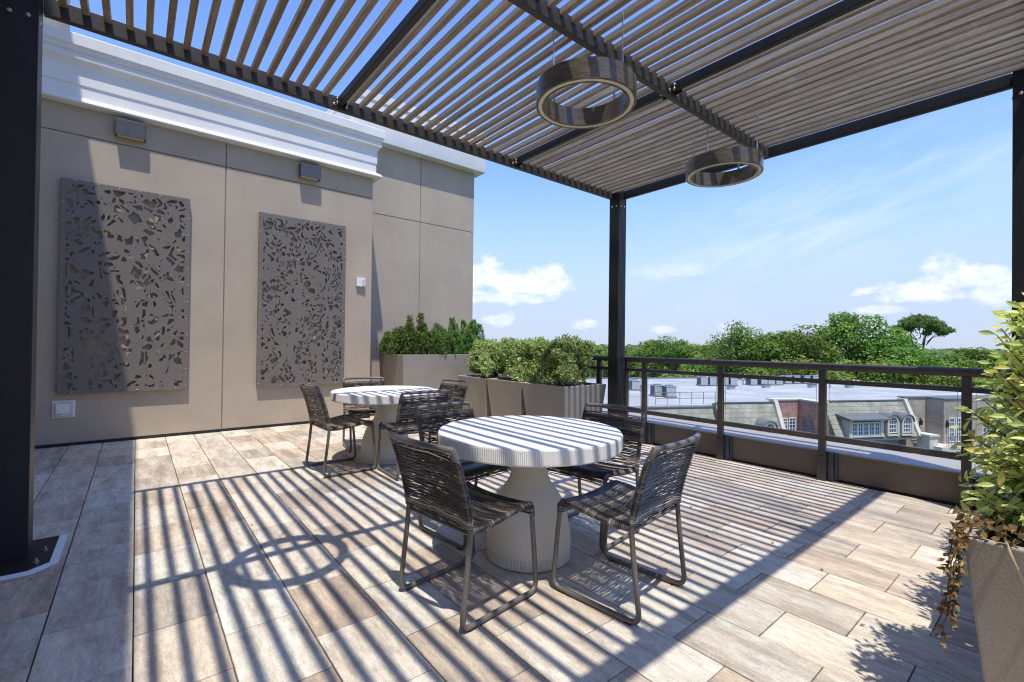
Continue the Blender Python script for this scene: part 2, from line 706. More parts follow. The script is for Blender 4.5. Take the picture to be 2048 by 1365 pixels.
def slat_mat():
    m, nt, p, out = base_mat('weathered_slat_wood')
    L = nt.links.new
    at = N(nt, 'ShaderNodeVertexColor', layer_name='col')
    tc = N(nt, 'ShaderNodeTexCoord')
    mp = N(nt, 'ShaderNodeMapping')
    mp.inputs['Scale'].default_value = (55, 2.2, 55)
    L(tc.outputs['Object'], mp.inputs[0])
    n = N(nt, 'ShaderNodeTexNoise', i_Scale=1.0, i_Detail=8.0, i_Roughness=.7, i_Distortion=.3)
    L(mp.outputs[0], n.inputs['Vector'])
    mr = N(nt, 'ShaderNodeMapRange')
    mr.inputs[1].default_value = .3
    mr.inputs[2].default_value = .7
    mr.inputs[3].default_value = .55
    mr.inputs[4].default_value = 1.4
    L(n.outputs[0], mr.inputs[0])
    vm = N(nt, 'ShaderNodeVectorMath', operation='SCALE')
    L(at.outputs[0], vm.inputs[0])
    L(mr.outputs[0], vm.inputs['Scale'])
    # silvered flecks
    n2 = N(nt, 'ShaderNodeTexNoise', i_Scale=9.0, i_Detail=6.0, i_Roughness=.75)
    L(tc.outputs['Object'], n2.inputs['Vector'])
    mr2 = N(nt, 'ShaderNodeMapRange')
    mr2.inputs[1].default_value = .55
    mr2.inputs[2].default_value = .78
    mr2.inputs[4].default_value = .55
    L(n2.outputs[0], mr2.inputs[0])
    mx = N(nt, 'ShaderNodeMix', data_type='RGBA')
    L(mr2.outputs[0], mx.inputs[0])
    L(vm.outputs[0], mx.inputs[6])
    mx.inputs[7].default_value = (.52, .49, .45, 1)
    L(mx.outputs[2], p.inputs['Base Color'])
    p.inputs['Roughness'].default_value = .8
    p.inputs['Specular IOR Level'].default_value = .25
    bp = N(nt, 'ShaderNodeBump', i_Strength=.5, i_Distance=.001)
    L(n.outputs[0], bp.inputs['Height'])
    L(bp.outputs[0], p.inputs['Normal'])
    return m


M = {}
M['stucco'] = noise_mat('tan_stucco', (.402, .335, .260), (.462, .388, .304), 1.1, .92, .8, 300, fine=.11, fine_scale=260, spec=.2, bump_dist=.003)


def add_streaks(m, amount, sx=7.0, sz=.35):
    """faint vertical rain streaks and dirt in the paint"""
    nt = m.node_tree
    L = nt.links.new
    p = [n for n in nt.nodes if n.type == 'BSDF_PRINCIPLED'][0]
    src = p.inputs['Base Color'].links[0].from_socket
    tc = N(nt, 'ShaderNodeTexCoord')
    mp = N(nt, 'ShaderNodeMapping')
    mp.inputs['Scale'].default_value = (sx, sx, sz)
    L(tc.outputs['Object'], mp.inputs[0])
    n = N(nt, 'ShaderNodeTexNoise', i_Scale=1.0, i_Detail=7.0, i_Roughness=.7)
    L(mp.outputs[0], n.inputs['Vector'])
    mr = N(nt, 'ShaderNodeMapRange')
    mr.inputs[1].default_value = .3
    mr.inputs[2].default_value = .7
    mr.inputs[3].default_value = 1 - amount
    mr.inputs[4].default_value = 1 + amount
    L(n.outputs[0], mr.inputs[0])
    vm = N(nt, 'ShaderNodeVectorMath', operation='SCALE')
    L(src, vm.inputs[0])
    L(mr.outputs[0], vm.inputs['Scale'])
    L(vm.outputs[0], p.inputs['Base Color'])


add_streaks(M['stucco'], .022, 2.6, .5)
M['trim'] = noise_mat('white_painted_trim', (.70, .70, .685), (.76, .76, .745), 2.0, .6, .08, 300, spec=.35)
add_streaks(M['trim'], .03, 3.0, .6)
M['joint'] = noise_mat('joint_sealant', (.25, .205, .165), (.29, .24, .19), 20, .9)
M['bronze'] = noise_mat('dark_bronze_metal', (.015, .0145, .016), (.020, .019, .020), 6, .46, .05, 500, spec=.36, rough_var=.06)
M['beam'] = noise_mat('bronze_beam_metal', (.046, .039, .035), (.058, .050, .045), 5, .46, .05, 500, spec=.36, rough_var=.06)
M['railing'] = noise_mat('bronze_railing_metal', (.062, .051, .044), (.075, .063, .055), 5, .44, .05, 500, spec=.4, rough_var=.06)
M['brown_panel'] = noise_mat('brown_cladding_metal', (.138, .108, .083), (.160, .127, .099), 3, .48, .05, 300, spec=.4)
M['coping'] = noise_mat('grey_coping_metal', (.30, .275, .245), (.33, .305, .275), 3, .5, .03, 200)
M['slat'] = slat_mat()
M['steel'] = noise_mat('galvanised_bolt', (.42, .41, .40), (.55, .54, .53), 60, .35, metallic=.9)
M['paver'] = paver_mat()
M['slab'] = noise_mat('dark_joint_sand', (.055, .046, .038), (.085, .072, .06), 60, .95)
M['table'] = noise_mat('white_cast_concrete', (.72, .70, .645), (.77, .75, .695), 5, .62, .12, 260, fine=.03, spec=.35)
M['pedestal'] = noise_mat('cream_cast_concrete', (.68, .635, .53), (.74, .69, .58), 4, .62, .12, 260, fine=.04, spec=.35)
M['chair'] = noise_mat('taupe_powder_coat', (.125, .110, .097), (.145, .128, .114), 14, .38, .04, 500, spec=.5)
M['cord'] = col_mat('resin_cord', .30, .16, 90, spec=.5)
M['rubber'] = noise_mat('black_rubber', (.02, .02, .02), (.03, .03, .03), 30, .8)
M['planter'] = noise_mat('taupe_fibre_concrete', (.30, .27, .228), (.335, .302, .258), 3, .8, .5, 130, fine=.06, fine_scale=200, spec=.25, bump_dist=.004)
M['soil'] = noise_mat('dark_soil', (.03, .022, .016), (.07, .05, .035), 40, .95, .8, 90, bump_dist=.02)
M['screen'] = noise_mat('taupe_metal_sheet', (.150, .128, .111), (.168, .145, .126), 3, .5, .03, 300, spec=.4)
M['fixture'] = noise_mat('slate_grey_metal', (.055, .056, .068), (.068, .069, .082), 8, .45)
M['ringstripes'] = noise_mat('bronze_grain_sun_stripes', (.060, .050, .038), (.185, .158, .120), 6, .17, .03, 300, stretch=(2, 2, 22), spec=.7, lo=.3, hi=.7)  # wood-look grain, its contrast raised to paint sun stripes and reflections into the bronze
M['diffuser'] = noise_mat('cream_diffuser', (.60, .53, .40), (.66, .59, .46), 8, .5)
M['plastic'] = noise_mat('white_plastic', (.72, .71, .66), (.78, .77, .72), 8, .45)
M['greyplastic'] = noise_mat('grey_plastic', (.50, .50, .50), (.58, .58, .58), 8, .4)
M['glass'] = glass_mat('clear_rail_glass')
M['caulk'] = noise_mat('pale_caulk', (.62, .64, .66), (.72, .73, .75), 30, .8, .3, 90)
M['leaf'] = leaf_mat('glossy_leaf', .38, .32)
M['treeleaf'] = leaf_mat('tree_leaf', .6, .30, .2)
M['dry'] = leaf_mat('dry_leaf', .7, .15, .2)
M['bark'] = noise_mat('brown_bark', (.07, .05, .035), (.13, .10, .075), 14, .9, .8, 50, bump_dist=.02)
M['stem'] = noise_mat('tan_stem', (.42, .33, .19), (.52, .42, .26), 30, .8)
M['shingle'] = brick_mat('green_grey_slate', (.285, .272, .205), (.355, .335, .262), (.13, .13, .11), 1.0, .55, .30, .014, vary=.22)
M['redbrick'] = brick_mat('red_brick', (.34, .13, .085), (.44, .21, .145), (.36, .31, .27), 1.0, .24, .085, .012, vary=.25)
M['greybrick'] = brick_mat('buff_brick', (.40, .325, .24), (.30, .248, .19), (.40, .36, .30), 1.0, .24, .085, .012, vary=.22)
def roof_mat():
    m, nt, p, out = base_mat('white_roof_membrane')
    L = nt.links.new
    tc = N(nt, 'ShaderNodeTexCoord')
    br = N(nt, 'ShaderNodeTexBrick')
    br.inputs['Color1'].default_value = (.395, .395, .40, 1)
    br.inputs['Color2'].default_value = (.45, .45, .455, 1)
    br.inputs['Mortar'].default_value = (.27, .275, .29, 1)
    br.inputs['Scale'].default_value = 1.0
    br.inputs['Mortar Size'].default_value = .035
    br.inputs['Brick Width'].default_value = 14.0
    br.inputs['Row Height'].default_value = 1.9
    L(tc.outputs['Object'], br.inputs['Vector'])
    n = N(nt, 'ShaderNodeTexNoise', i_Scale=.28, i_Detail=8.0, i_Roughness=.68)
    L(tc.outputs['Object'], n.inputs['Vector'])
    mr = N(nt, 'ShaderNodeMapRange')
    mr.inputs[1].default_value = .3
    mr.inputs[2].default_value = .7
    mr.inputs[3].default_value = .72
    mr.inputs[4].default_value = 1.16
    L(n.outputs[0], mr.inputs[0])
    vm = N(nt, 'ShaderNodeVectorMath', operation='SCALE')
    L(br.outputs[0], vm.inputs[0])
    L(mr.outputs[0], vm.inputs['Scale'])
    L(vm.outputs[0], p.inputs['Base Color'])
    p.inputs['Roughness'].default_value = .7
    return m


M['roof'] = roof_mat()
M['stone'] = noise_mat('pale_cast_stone', (.55, .50, .41), (.62, .57, .48), 2, .8)
M['zinc'] = noise_mat('grey_zinc', (.11, .115, .12), (.16, .165, .17), 3, .5)
M['pane'] = noise_mat('window_pane', (.05, .07, .085), (.13, .17, .19), .8, .08, spec=.9)
M['unit'] = noise_mat('unit_metal', (.33, .36, .37), (.40, .43, .44), 5, .5)
M['louver'] = noise_mat('unit_louver', (.10, .115, .13), (.17, .19, .20), 6, .5, stretch=(40, 40, 1))
M['grass'] = noise_mat('rough_grass', (.04, .075, .02), (.09, .13, .045), .05, .95)
M['asphalt'] = noise_mat('grey_asphalt', (.05, .05, .052), (.07, .07, .072), .5, .9)

STUDS = {}


def stud(name, parent, loc, rx, ry, rz):
    """one bolt or screw head: its own object, mesh shared by size"""
    key = (name, rx, ry, rz)
    if key not in STUDS:
        o = obj(name, MB().ball((0, 0, 0), rx, ry, rz, seg=10, rings=5), M['steel'], parent, smooth=60, local=True)
        STUDS[key] = o
    else:
        o = STUDS[key].copy()
        COL.objects.link(o)
        o.parent = parent
    o.location = Vector(loc) - world_loc(parent)
    return o


# ------------------------------------------------------------------ ground and patio
g = MB()
gz = -13.0
seg = 12
R0 = 4500.0
ids = [g.vert((R0 * math.cos(2 * PI * i / 48), R0 * math.sin(2 * PI * i / 48), gz)) for i in range(48)]
g.face(ids)
tag(obj('ground', g, M['grass']), kind='structure')
g = MB()
for a, b in (((12, 26), (64, -2)),):
    d = (Vector((b[0], b[1], 0)) - Vector((a[0], a[1], 0))).normalized()
    n = Vector((-d.y, d.x, 0)) * 4.0
    A = Vector((a[0], a[1], gz + .004)) - d * 40
    B = Vector((b[0], b[1], gz + .004)) + d * 60
    g.face([g.vert(A - n), g.vert(B - n), g.vert(B + n), g.vert(A + n)])
tag(obj('road', g, M['asphalt']), kind='structure')

slab = MB().box(-1.05, 5.16, -3.2, 8.28, -.30, -.030)
tag(obj('patio_slab', slab, M['slab']), kind='structure')

pv = MB()
X0, PW, PL = 0.008, 0.300, 0.470
for i in range(-4, 18):
    xa, xb = X0 + i * PW, X0 + (i + 1) * PW
    if xa < -1.05 or xa > 5.1:
        continue
    xb = min(xb, 5.10)
    y0 = 1.10 if i % 2 == 0 else .875
    jit = random.uniform(-.006, .006)
    for j in range(-10, 16):
        ya, yb = y0 + j * PL + jit, y0 + (j + 1) * PL + jit
        if yb < -3.1 or ya > 8.26:
            continue
        if yb > 7.455 and xb < 3.04:
            yb = min(yb, 7.452)
            if yb - ya < .03:
                continue
        yb = min(yb, 8.27)
        gap = .0022
        dz = random.uniform(-.0012, .0012)
        t1, t2 = random.uniform(-.0008, .0008), random.uniform(-.0008, .0008)
        pv.col = (random.random(), random.random(), random.random(), 1)
        xs0, xs1 = xa + gap + random.uniform(0, .0012), xb - gap - random.uniform(0, .0012)
        ys0, ys1 = ya + gap + random.uniform(0, .0008), yb - gap - random.uniform(0, .0008)
        zz = [dz + t1 + t2, dz - t1 + t2, dz - t1 - t2, dz + t1 - t2]
        P = [(xs0, ys0), (xs1, ys0), (xs1, ys1), (xs0, ys1)]
        bv = .0022
        Q = [(xs0 + bv, ys0 + bv), (xs1 - bv, ys0 + bv), (xs1 - bv, ys1 - bv), (xs0 + bv, ys1 - bv)]
        b = len(pv.v)
        for p in P:
            pv.vert((p[0], p[1], -.03))
        for p, z in zip(P, zz):
            pv.vert((p[0], p[1], z - bv))
        for p, z in zip(Q, zz):
            pv.vert((p[0], p[1], z))
        for k in range(4):
            l = (k + 1) % 4
            pv.face((b + k, b + l, b + 4 + l, b + 4 + k))
            pv.face((b + 4 + k, b + 4 + l, b + 8 + l, b + 8 + k))
        pv.face((b + 8, b + 9, b + 10, b + 11))
tag(obj('patio_floor', pv, M['paver'], use_col=True), kind='structure')

# ------------------------------------------------------------------ rooftop building (tan walls, white cornice)
YW = 7.459
XC = 3.033
YF = 8.289
bld = thing('rooftop_building', 'tan stucco penthouse wall with white stepped cornice behind the seating', 'building', (1.0, YW, 0))


def wall_panels(mb, xs, zs, y, thick, gap=.012, m=0):
    for i in range(len(xs) - 1):
        for j in range(len(zs) - 1):
            xa = xs[i] + (gap / 2 if i > 0 else 0)
            xb = xs[i + 1] - (gap / 2 if i < len(xs) - 2 else 0)
            za = zs[j] + (gap / 2 if j > 0 else 0)
            zb = zs[j + 1] - (gap / 2 if j < len(zs) - 2 else 0)
            mb.box(xa, xb, y, y + thick, za, zb, m)


w = MB()
wall_panels(w, [-1.05, .93, XC], [.035, 3.661, 4.05], YW, .013)
w.box(-1.05, XC - .03, YW + .014, 12, -.3, 4.7, 1)
w.box(XC - .03, XC - .001, YW + .014, YF + .02, .035, 4.7, 0)
obj('wall', w, [M['stucco'], M['joint']], bld, bevel=.004)
w = MB()
wall_panels(w, [XC - .02, 4.355, 5.64], [.035, 3.664, 5.0], YF, .013)
w.box(XC - .02, 5.60, YF + .014, 12, -.3, 5.6, 1)
w.box(5.60, 5.638, YF + .014, 12, -12.9, 5.6, 0)
obj('wall', w, [M['stucco'], M['joint']], bld, bevel=.004)
# base flashing strip
w = MB().box(-1.05, XC + .006, YW - .008, YW + .02, -.02, .032)
w.box(XC + .008, 5.62, YF - .008, YF + .02, -.02, .032)
obj('base_flashing', w, M['bronze'], bld)
# taller wing to the left: its roof edge throws the straight shade along the left of the patio
w = MB().box(-5.0, -1.052, -2.0, 12.0, -.3, 7.95)
obj('wall', w, M['stucco'], bld)
w = MB().box(-5.0, -1.0, -4.5, -2.002, -.3, 3.2)
obj('wall', w, M['stucco'], bld)
# lower storeys below the terrace
w = MB().box(-5.0, 5.25, -6.0, 12.0, -12.99, -.302)
obj('wall', w, M['stucco'], bld)

# main cornice profile: (projection, height); mitred at its right end and returned to the far wall
prof = [(0.0, 3.995), (.085, 3.998), (.108, 4.004), (.118, 4.018), (.114, 4.034), (.098, 4.052), (.080, 4.068), (.060, 4.078), (.038, 4.092),
        (.038, 4.232), (.050, 4.240), (.050, 4.446), (.056, 4.452), (.062, 4.470), (.080, 4.492), (.102, 4.508),
        (.105, 4.520), (.105, 4.560), (.098, 4.570), (.098, 4.585), (.118, 4.600), (.124, 4.640), (.142, 4.655),
        (.142, 4.780), (.132, 4.790), (0.0, 4.80), (-.3, 4.80)]
w = MB()
rows = []
for p, z in prof:
    rows.append((w.vert((-1.052, YW - p, z)), w.vert((XC + p, YW - p, z)), w.vert((XC + p, YF + .02, z))))
for i in range(len(prof) - 1):
    a, b = rows[i], rows[i + 1]
    w.face((a[0], a[1], b[1], b[0]))
    w.face((a[1], a[2], b[2], b[1]))
obj('cornice', w, M['trim'], bld, smooth=28)
# far coping: plain fascia with overhanging lip
prof2 = [(0, 4.945), (.172, 4.955), (.176, 4.97), (.176, 5.60), (.168, 5.61), (.168, 5.66), (.19, 5.67), (.19, 5.80), (.18, 5.81), (-.3, 5.82)]
w = MB()
rows = []
for p, z in prof2:
    rows.append((w.vert((XC - p, 11.5, z)), w.vert((XC - p, YF - p, z)), w.vert((5.64 + p, YF - p, z)), w.vert((5.64 + p, 11.5, z))))
for i in range(len(prof2) - 1):
    a, b = rows[i], rows[i + 1]
    for k in range(3):
        w.face((a[k], a[k + 1], b[k + 1], b[k]))
obj('coping', w, M['trim'], bld, smooth=28)
w = MB().box(-4.9, XC, YW, 12, 4.70, 4.79)
w.box(XC, 5.64, YF, 12, 5.6, 5.80)
obj('roof', w, M['trim'], bld)

# ------------------------------------------------------------------ wall lights, switch, outlet
for k, (xa, lab) in enumerate(((-.232, 'slate grey box wall light above the left cut metal screen'),
                               (1.870, 'slate grey box wall light above the right cut metal screen'))):
    t = thing('wall_light', lab, 'wall light', (xa + .145, YW, 3.74), group='box lights on the tan wall')
    b = MB()
    x1 = xa + .29
    b.box(xa, xa + .006, YW - .115, YW - .001, 3.735, 3.935)
    b.box(x1 - .006, x1, YW - .115, YW - .001, 3.735, 3.935)
    b.box(xa + .006, x1 - .006, YW - .115, YW - .109, 3.735, 3.935)
    b.box(xa + .006, x1 - .006, YW - .109, YW - .001, 3.929, 3.935)
    obj('housing', b, M['fixture'], t, bevel=.003)
    b = MB().box(xa + .02, x1 - .02, YW - .095, YW - .015, 3.745, 3.752)
    obj('lens', b, M['diffuser'], t)
t = thing('switch_box', 'small white weatherproof switch box beside the right metal screen', 'switch', (2.845, YW, 2.16))
obj('box', MB().box(2.770, 2.915, YW - .045, YW - .001, 2.168, 2.306), M['plastic'], t, bevel=.006)
obj('switch_plate', MB().box(2.862, 2.900, YW - .056, YW - .046, 2.186, 2.288), M['greyplastic'], t, bevel=.003)
t = thing('outlet_box', 'white covered power outlet low on the tan wall under the left screen', 'outlet', (-.64, YW, .33))
b = MB()
b.box(-.742, -.545, YW - .012, YW - .001, .333, .535)
obj('back_plate', b, M['plastic'], t, bevel=.003)
b = MB().box(-.722, -.560, YW - .040, YW - .013, .352, .516)
obj('cover', b, M['greyplastic'], t, bevel=.008)
b = MB().box(-.705, -.595, YW - .046, YW - .041, .385, .495)
b.box(-.655, -.635, YW - .048, YW - .041, .358, .368)
obj('socket_plate', b, M['plastic'], t, bevel=.003)

# ------------------------------------------------------------------ laser-cut screens


def vnoise(x, y, s, seed):
    """smooth value noise on arrays"""
    r = np.random.default_rng(seed)
    tab = r.random((97, 97))
    X, Y = x * s, y * s
    xi, yi = np.floor(X).astype(int), np.floor(Y).astype(int)
    fx, fy = X - xi, Y - yi
    fx = fx * fx * (3 - 2 * fx)
    fy = fy * fy * (3 - 2 * fy)
    g_ = lambda a, b: tab[a % 97, b % 97]
    return (g_(xi, yi) * (1 - fx) + g_(xi + 1, yi) * fx) * (1 - fy) + (g_(xi, yi + 1) * (1 - fx) + g_(xi + 1, yi + 1) * fx) * fy


def screen_mesh(x0, x1, z0, z1, y, thick, seed, sx, sz):
    r = np.random.default_rng(seed)
    Wd, Ht = x1 - x0, z1 - z0
    st = .0085
    nx, nz = int(Wd / st), int(Ht / st)
    xs = np.linspace(0, Wd, nx + 1)
    zs = np.linspace(0, Ht, nz + 1)
    GX, GZ = np.meshgrid(xs, zs, indexing='ij')
    wx = GX + (vnoise(GX, GZ, 13, seed + 1) - .5) * .10 + (vnoise(GX, GZ, 26, seed + 2) - .5) * .035
    wz = GZ + (vnoise(GX, GZ, 12, seed + 3) - .5) * .11 + (vnoise(GX, GZ, 26, seed + 4) - .5) * .035
    seeds = []
    for i in range(-1, int(Wd / sx) + 2):
        for j in range(-1, int(Ht / sz) + 2):
            seeds.append(((i + .5 + r.uniform(-.46, .46)) * sx, (j + .5 + r.uniform(-.46, .46)) * sz))
    seeds = np.array(seeds)
    an = r.uniform(.8, 2.4, len(seeds))
    keep = r.random(len(seeds)) < .92
    th = r.uniform(-.7, .7, len(seeds))
    big = np.full(GX.shape, 1e9)
    F1, F2, I1 = big.copy(), big.copy(), np.zeros(GX.shape, int)
    for k, (a, b) in enumerate(seeds):
        dx, dz = wx - a, wz - b
        c_, s_ = math.cos(th[k]), math.sin(th[k])
        u, v = dx * c_ + dz * s_, -dx * s_ + dz * c_
        d = np.hypot(u * math.sqrt(an[k]), v / math.sqrt(an[k]))
        m1 = d < F1
        F2 = np.where(m1, F1, np.minimum(F2, d))
        I1 = np.where(m1, k, I1)
        F1 = np.where(m1, d, F1)
    h = (F2 - F1) - (.018 + .026 * vnoise(GX, GZ, 9, seed + 5)) * sx / .084
    h = np.where(keep[I1], h, -.01)
    # tree trunks left solid, widening to the base
    for k in range(3):
        bx = Wd * (.2 + .3 * k) + r.uniform(-.05, .05)
        path = bx + (vnoise(GZ * 0 + k, GZ, 2.2, seed + 11 + k) - .5) * .35
        wdt = .012 + .035 * np.clip(1 - GZ / (Ht * .75), 0, 1)
        dist = np.abs(GX - path)
        cond = GZ < Ht * (.66 + .08 * k)
        h = np.where(cond, np.minimum(h, (dist - wdt) * .8), h)
        for sgn in (-1, 1):   # branches
            zb = Ht * (.25 + .1 * k + (.06 if sgn > 0 else 0))
            lb = bx + sgn * (GZ - zb) * .55 + (vnoise(GZ * 0 + k, GZ, 4, seed + 20 + k) - .5) * .1
            d2 = np.abs(GX - lb)
            c2 = (GZ > zb) & (GZ < zb + .55)
            h = np.where(c2, np.minimum(h, (d2 - .014) * .8), h)
    edge = np.minimum(np.minimum(GX, Wd - GX), np.minimum(GZ, Ht - GZ))
    h = np.minimum(h, (edge - .048) * .8)
    sgd = -h          # solid where >= 0
    mb = MB()
    vid = {}

    def corner(i, j):
        k = (0, i, j)
        if k not in vid:
            vid[k] = mb.vert((x0 + xs[i], y, z0 + zs[j]))
        return vid[k]

    def cross(i, j, i2, j2):
        k = (1,) + tuple(sorted(((i, j), (i2, j2))))
        if k not in vid:
            a, b = sgd[i, j], sgd[i2, j2]
            t = min(.97, max(.03, a / (a - b)))
            vid[k] = mb.vert((x0 + xs[i] * (1 - t) + xs[i2] * t, y, z0 + zs[j] * (1 - t) + zs[j2] * t))
        return vid[k]
    ins = sgd >= 0
    for i in range(nx):
        for j in range(nz):
            cs = ((i, j), (i + 1, j), (i + 1, j + 1), (i, j + 1))
            fl = [ins[c] for c in cs]
            if all(fl):
                mb.face([corner(*c) for c in cs])
            elif any(fl):
                poly = []
                for k in range(4):
                    c, d = cs[k], cs[(k + 1) % 4]
                    if ins[c]:
                        poly.append(corner(*c))
                    if ins[c] != ins[d]:
                        poly.append(cross(*c, *d))
                if len(poly) >= 3:
                    mb.face(poly)
    return mb


def cut_screen(x0, x1, z0, z1, seed, lab, sx, sz):
    y = YW - .062
    t = thing('metal_screen', lab, 'wall art', ((x0 + x1) / 2, YW, z0), group='cut metal screens on the tan wall')
    mb = screen_mesh(x0, x1, z0, z1, y, .005, seed, sx, sz)
    o = obj('cut_sheet', mb, M['screen'], t)
    sm = o.modifiers.new('thickness', 'SOLIDIFY')
    sm.thickness = .010
    sm.offset = -1
    f = MB()
    e = .003
    f.box(x0 + e, x0 + .03, y + .0105, YW - .001, z0 + e, z1 - e)
    f.box(x1 - .03, x1 - e, y + .0105, YW - .001, z0 + e, z1 - e)
    f.box(x0 + .03, x1 - .03, y + .0105, YW - .001, z0 + e, z0 + .03)
    f.box(x0 + .03, x1 - .03, y + .0105, YW - .001, z1 - .03, z1 - e)
    obj('back_frame', f, M['screen'], t)
    pts = [(x0 + .018, z0 + .05 + k * (z1 - z0 - .1) / 11) for k in range(12)] + [(x1 - .018, z0 + .05 + k * (z1 - z0 - .1) / 11) for k in range(12)]
    pts += [(x0 + .12 + k * (x1 - x0 - .24) / 5, z0 + .018) for k in range(6)] + [(x0 + .12 + k * (x1 - x0 - .24) / 5, z1 - .018) for k in range(6)]
    for px, pz in pts:
        stud('screw', t, (px, y - .0015, pz), .0075, .004, .0075)


cut_screen(-.698, .527, .612, 3.112, 11, 'cut metal screen with wide leaf shapes, half in shade above the white outlet', .092, .115)
cut_screen(1.340, 2.573, .594, 3.104, 42, 'cut metal screen with finer leaf shapes, fully sunlit beside the white switch box', .068, .088)

# ------------------------------------------------------------------ pergola
perg = thing('pergola', 'dark bronze steel pergola with brown wooden slats over the whole patio', 'pergola', (2.2, 2.0, 0))
ZB, ZT = 3.18, 3.287
PX0, PX1 = -.612, 4.842


def post(x, y, plate=False, bolts=()):
    p = obj('post', MB().box(x, x + .155, y, y + .155, .012, ZT - .002), M['bronze'], perg, bevel=.004)
    for nx_, ny_, c in bolts:
        for k in (-.036, .036):
            cx, cy = x + .0775, y + .0775
            px = cx + nx_ * .0775 + (k if ny_ else 0)
            py = cy + ny_ * .0775 + (k if nx_ else 0)
            stud('bolt', perg, (px, py, 3.072 + (.006 if k > 0 else 0)), .008 if nx_ else .0125, .008 if ny_ else .0125, .0125)
    return p


post(PX0, 3.745, True, ((0, -1, 0), (1, 0, 0)))
post(PX1, 3.775, False, ((0, -1, 0), (-1, 0, 0)))
post(PX1, .146, False, ((0, 1, 0), (-1, 0, 0)))
post(PX0, .146, False, ())
# left post base plate with its caulk bead
pl = MB()
poly = [(-.75, 3.53), (-.43, 3.53), (-.355, 3.60), (-.355, 4.05), (-.75, 4.05)]
pl.prism(poly, lambda p: (p[0], p[1], .002), lambda p: (p[0], p[1], .014))
obj('base_plate', pl, M['bronze'], perg, bevel=.002)
pl = MB()
poly2 = [(-.79, 3.495), (-.415, 3.495), (-.32, 3.585), (-.32, 4.08), (-.79, 4.08)]
n_ = len(poly)
for k in range(n_):
    a, b = poly[k], poly[(k + 1) % n_]
    c, d = poly2[k], poly2[(k + 1) % n_]
    pl.hexa([(c[0], c[1], .001), (d[0], d[1], .001), (b[0], b[1], .001), (a[0], a[1], .001)],
            [(c[0], c[1], .004), (d[0], d[1], .004), (b[0], b[1], .013), (a[0], a[1], .013)])
obj('caulk_bead', pl, M['caulk'], perg)
for px, py in ((-.395, 3.80), (-.41, 3.62), (-.56, 3.585)):
    b = MB()
    b.lathe([(.014, .0145), (.014, .024), (.007, .0245), (.007, .040), (0, .041)], px, py, 8, cap=False)
    obj('anchor_bolt', b, M['steel'], perg, smooth=40)


def beam(x0, x1, y0, y1, z0=ZB, z1=ZT):
    b = MB().box(x0, x1, y0, y1, z0, z1)
    return obj('beam', b, M['beam'], perg, bevel=.004)


YA0, YA1 = 3.878, 3.923
YC0, YC1 = 1.985, 2.030
YD0, YD1 = .085, .186
beam(PX0 + .157, PX1 - .002, YA0, YA1)
beam(PX0 + .05, PX1 + .10, YC0, YC1)
beam(PX0 + .157, PX1 - .002, YD0, YD1)
# side beams
obj('beam', MB().box(4.936, 4.994, .303, 3.773, ZB, ZT), M['bronze'], perg, bevel=.012)
obj('beam', MB().box(-.612, -.555, .303, 3.743, ZB, ZT), M['bronze'], perg, bevel=.012)
# purlins replace a slat
PURL = (1.287, 3.19)
for px in PURL:
    for ya, yb in ((YC1 + .003, YA0 - .003), (YD1 + .003, YC0 - .003)):
        obj('purlin', MB().box(px - .019, px + .024, ya, yb, 3.218, ZT - .001), M['bronze'], perg, bevel=.006)
# joint brackets with bolts
for px in PURL:
    for yy, s in ((YA0, -1), (YC0, -1), (YC1, 1), (YD1, 1)):
        for sx in (-1, 1):
            xx = px + .0025 + sx * .030
            obj('bracket', MB().box(xx - .003, xx + .003, min(yy, yy + s * .06), max(yy, yy + s * .06), 3.205, 3.262), M['bronze'], perg)
            xx = px + .0025 + sx * .0395
            for dz in (3.218, 3.247):
                stud('bolt', perg, (xx, yy + s * .035, dz), .009, .012, .012)
            stud('bolt', perg, (px + sx * .052, yy + s * .006, 3.212), .012, .009, .012)
# slats, one panel per bay
PITCH = .10205
SW = .0368


def slat_panel(xs, ya, yb):
    mb = MB()
    for x in xs:
        k = random.random()
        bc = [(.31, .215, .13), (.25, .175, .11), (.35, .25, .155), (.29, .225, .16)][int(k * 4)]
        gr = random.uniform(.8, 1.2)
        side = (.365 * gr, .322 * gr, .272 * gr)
        dx = random.uniform(-.004, .004)
        dz = random.uniform(-.0025, .002)
        tw = random.uniform(-.003, .003)
        z0, z1 = 3.250 + dz, 3.289 + dz
        if random.random() < .1:
            side = (.30, .27, .23)
        xa, xb = x - SW / 2 + dx, x + SW / 2 + dx
        ch = .003
        sec = [(xa + ch, z0), (xb - ch, z0), (xb, z0 + ch), (xb, z1), (xa, z1), (xa, z0 + ch)]
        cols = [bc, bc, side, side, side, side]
        nseg = 6
        base = []
        # duplicate verts per face so bottom and sides keep their own colour
        for q in range(6):
            p0, p1 = sec[q], sec[(q + 1) % 6]
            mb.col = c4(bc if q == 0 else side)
            pr = None
            for s_ in range(nseg + 1):
                t_ = s_ / nseg
                yy = ya + (yb - ya) * t_
                ox = tw * math.sin(t_ * PI)
                a = mb.vert((p0[0] + ox, yy, p0[1]))
                b = mb.vert((p1[0] + ox, yy, p1[1]))
                if pr:
                    mb.face((pr[0], pr[1], b, a))
                pr = (a, b)
        mb.col = c4(side)
        mb.face([mb.vert((p[0], ya, p[1])) for p in sec][::-1])
        mb.face([mb.vert((p[0], yb, p[1])) for p in sec])
    return obj('slat_panel', mb, M['slat'], perg, use_col=True)


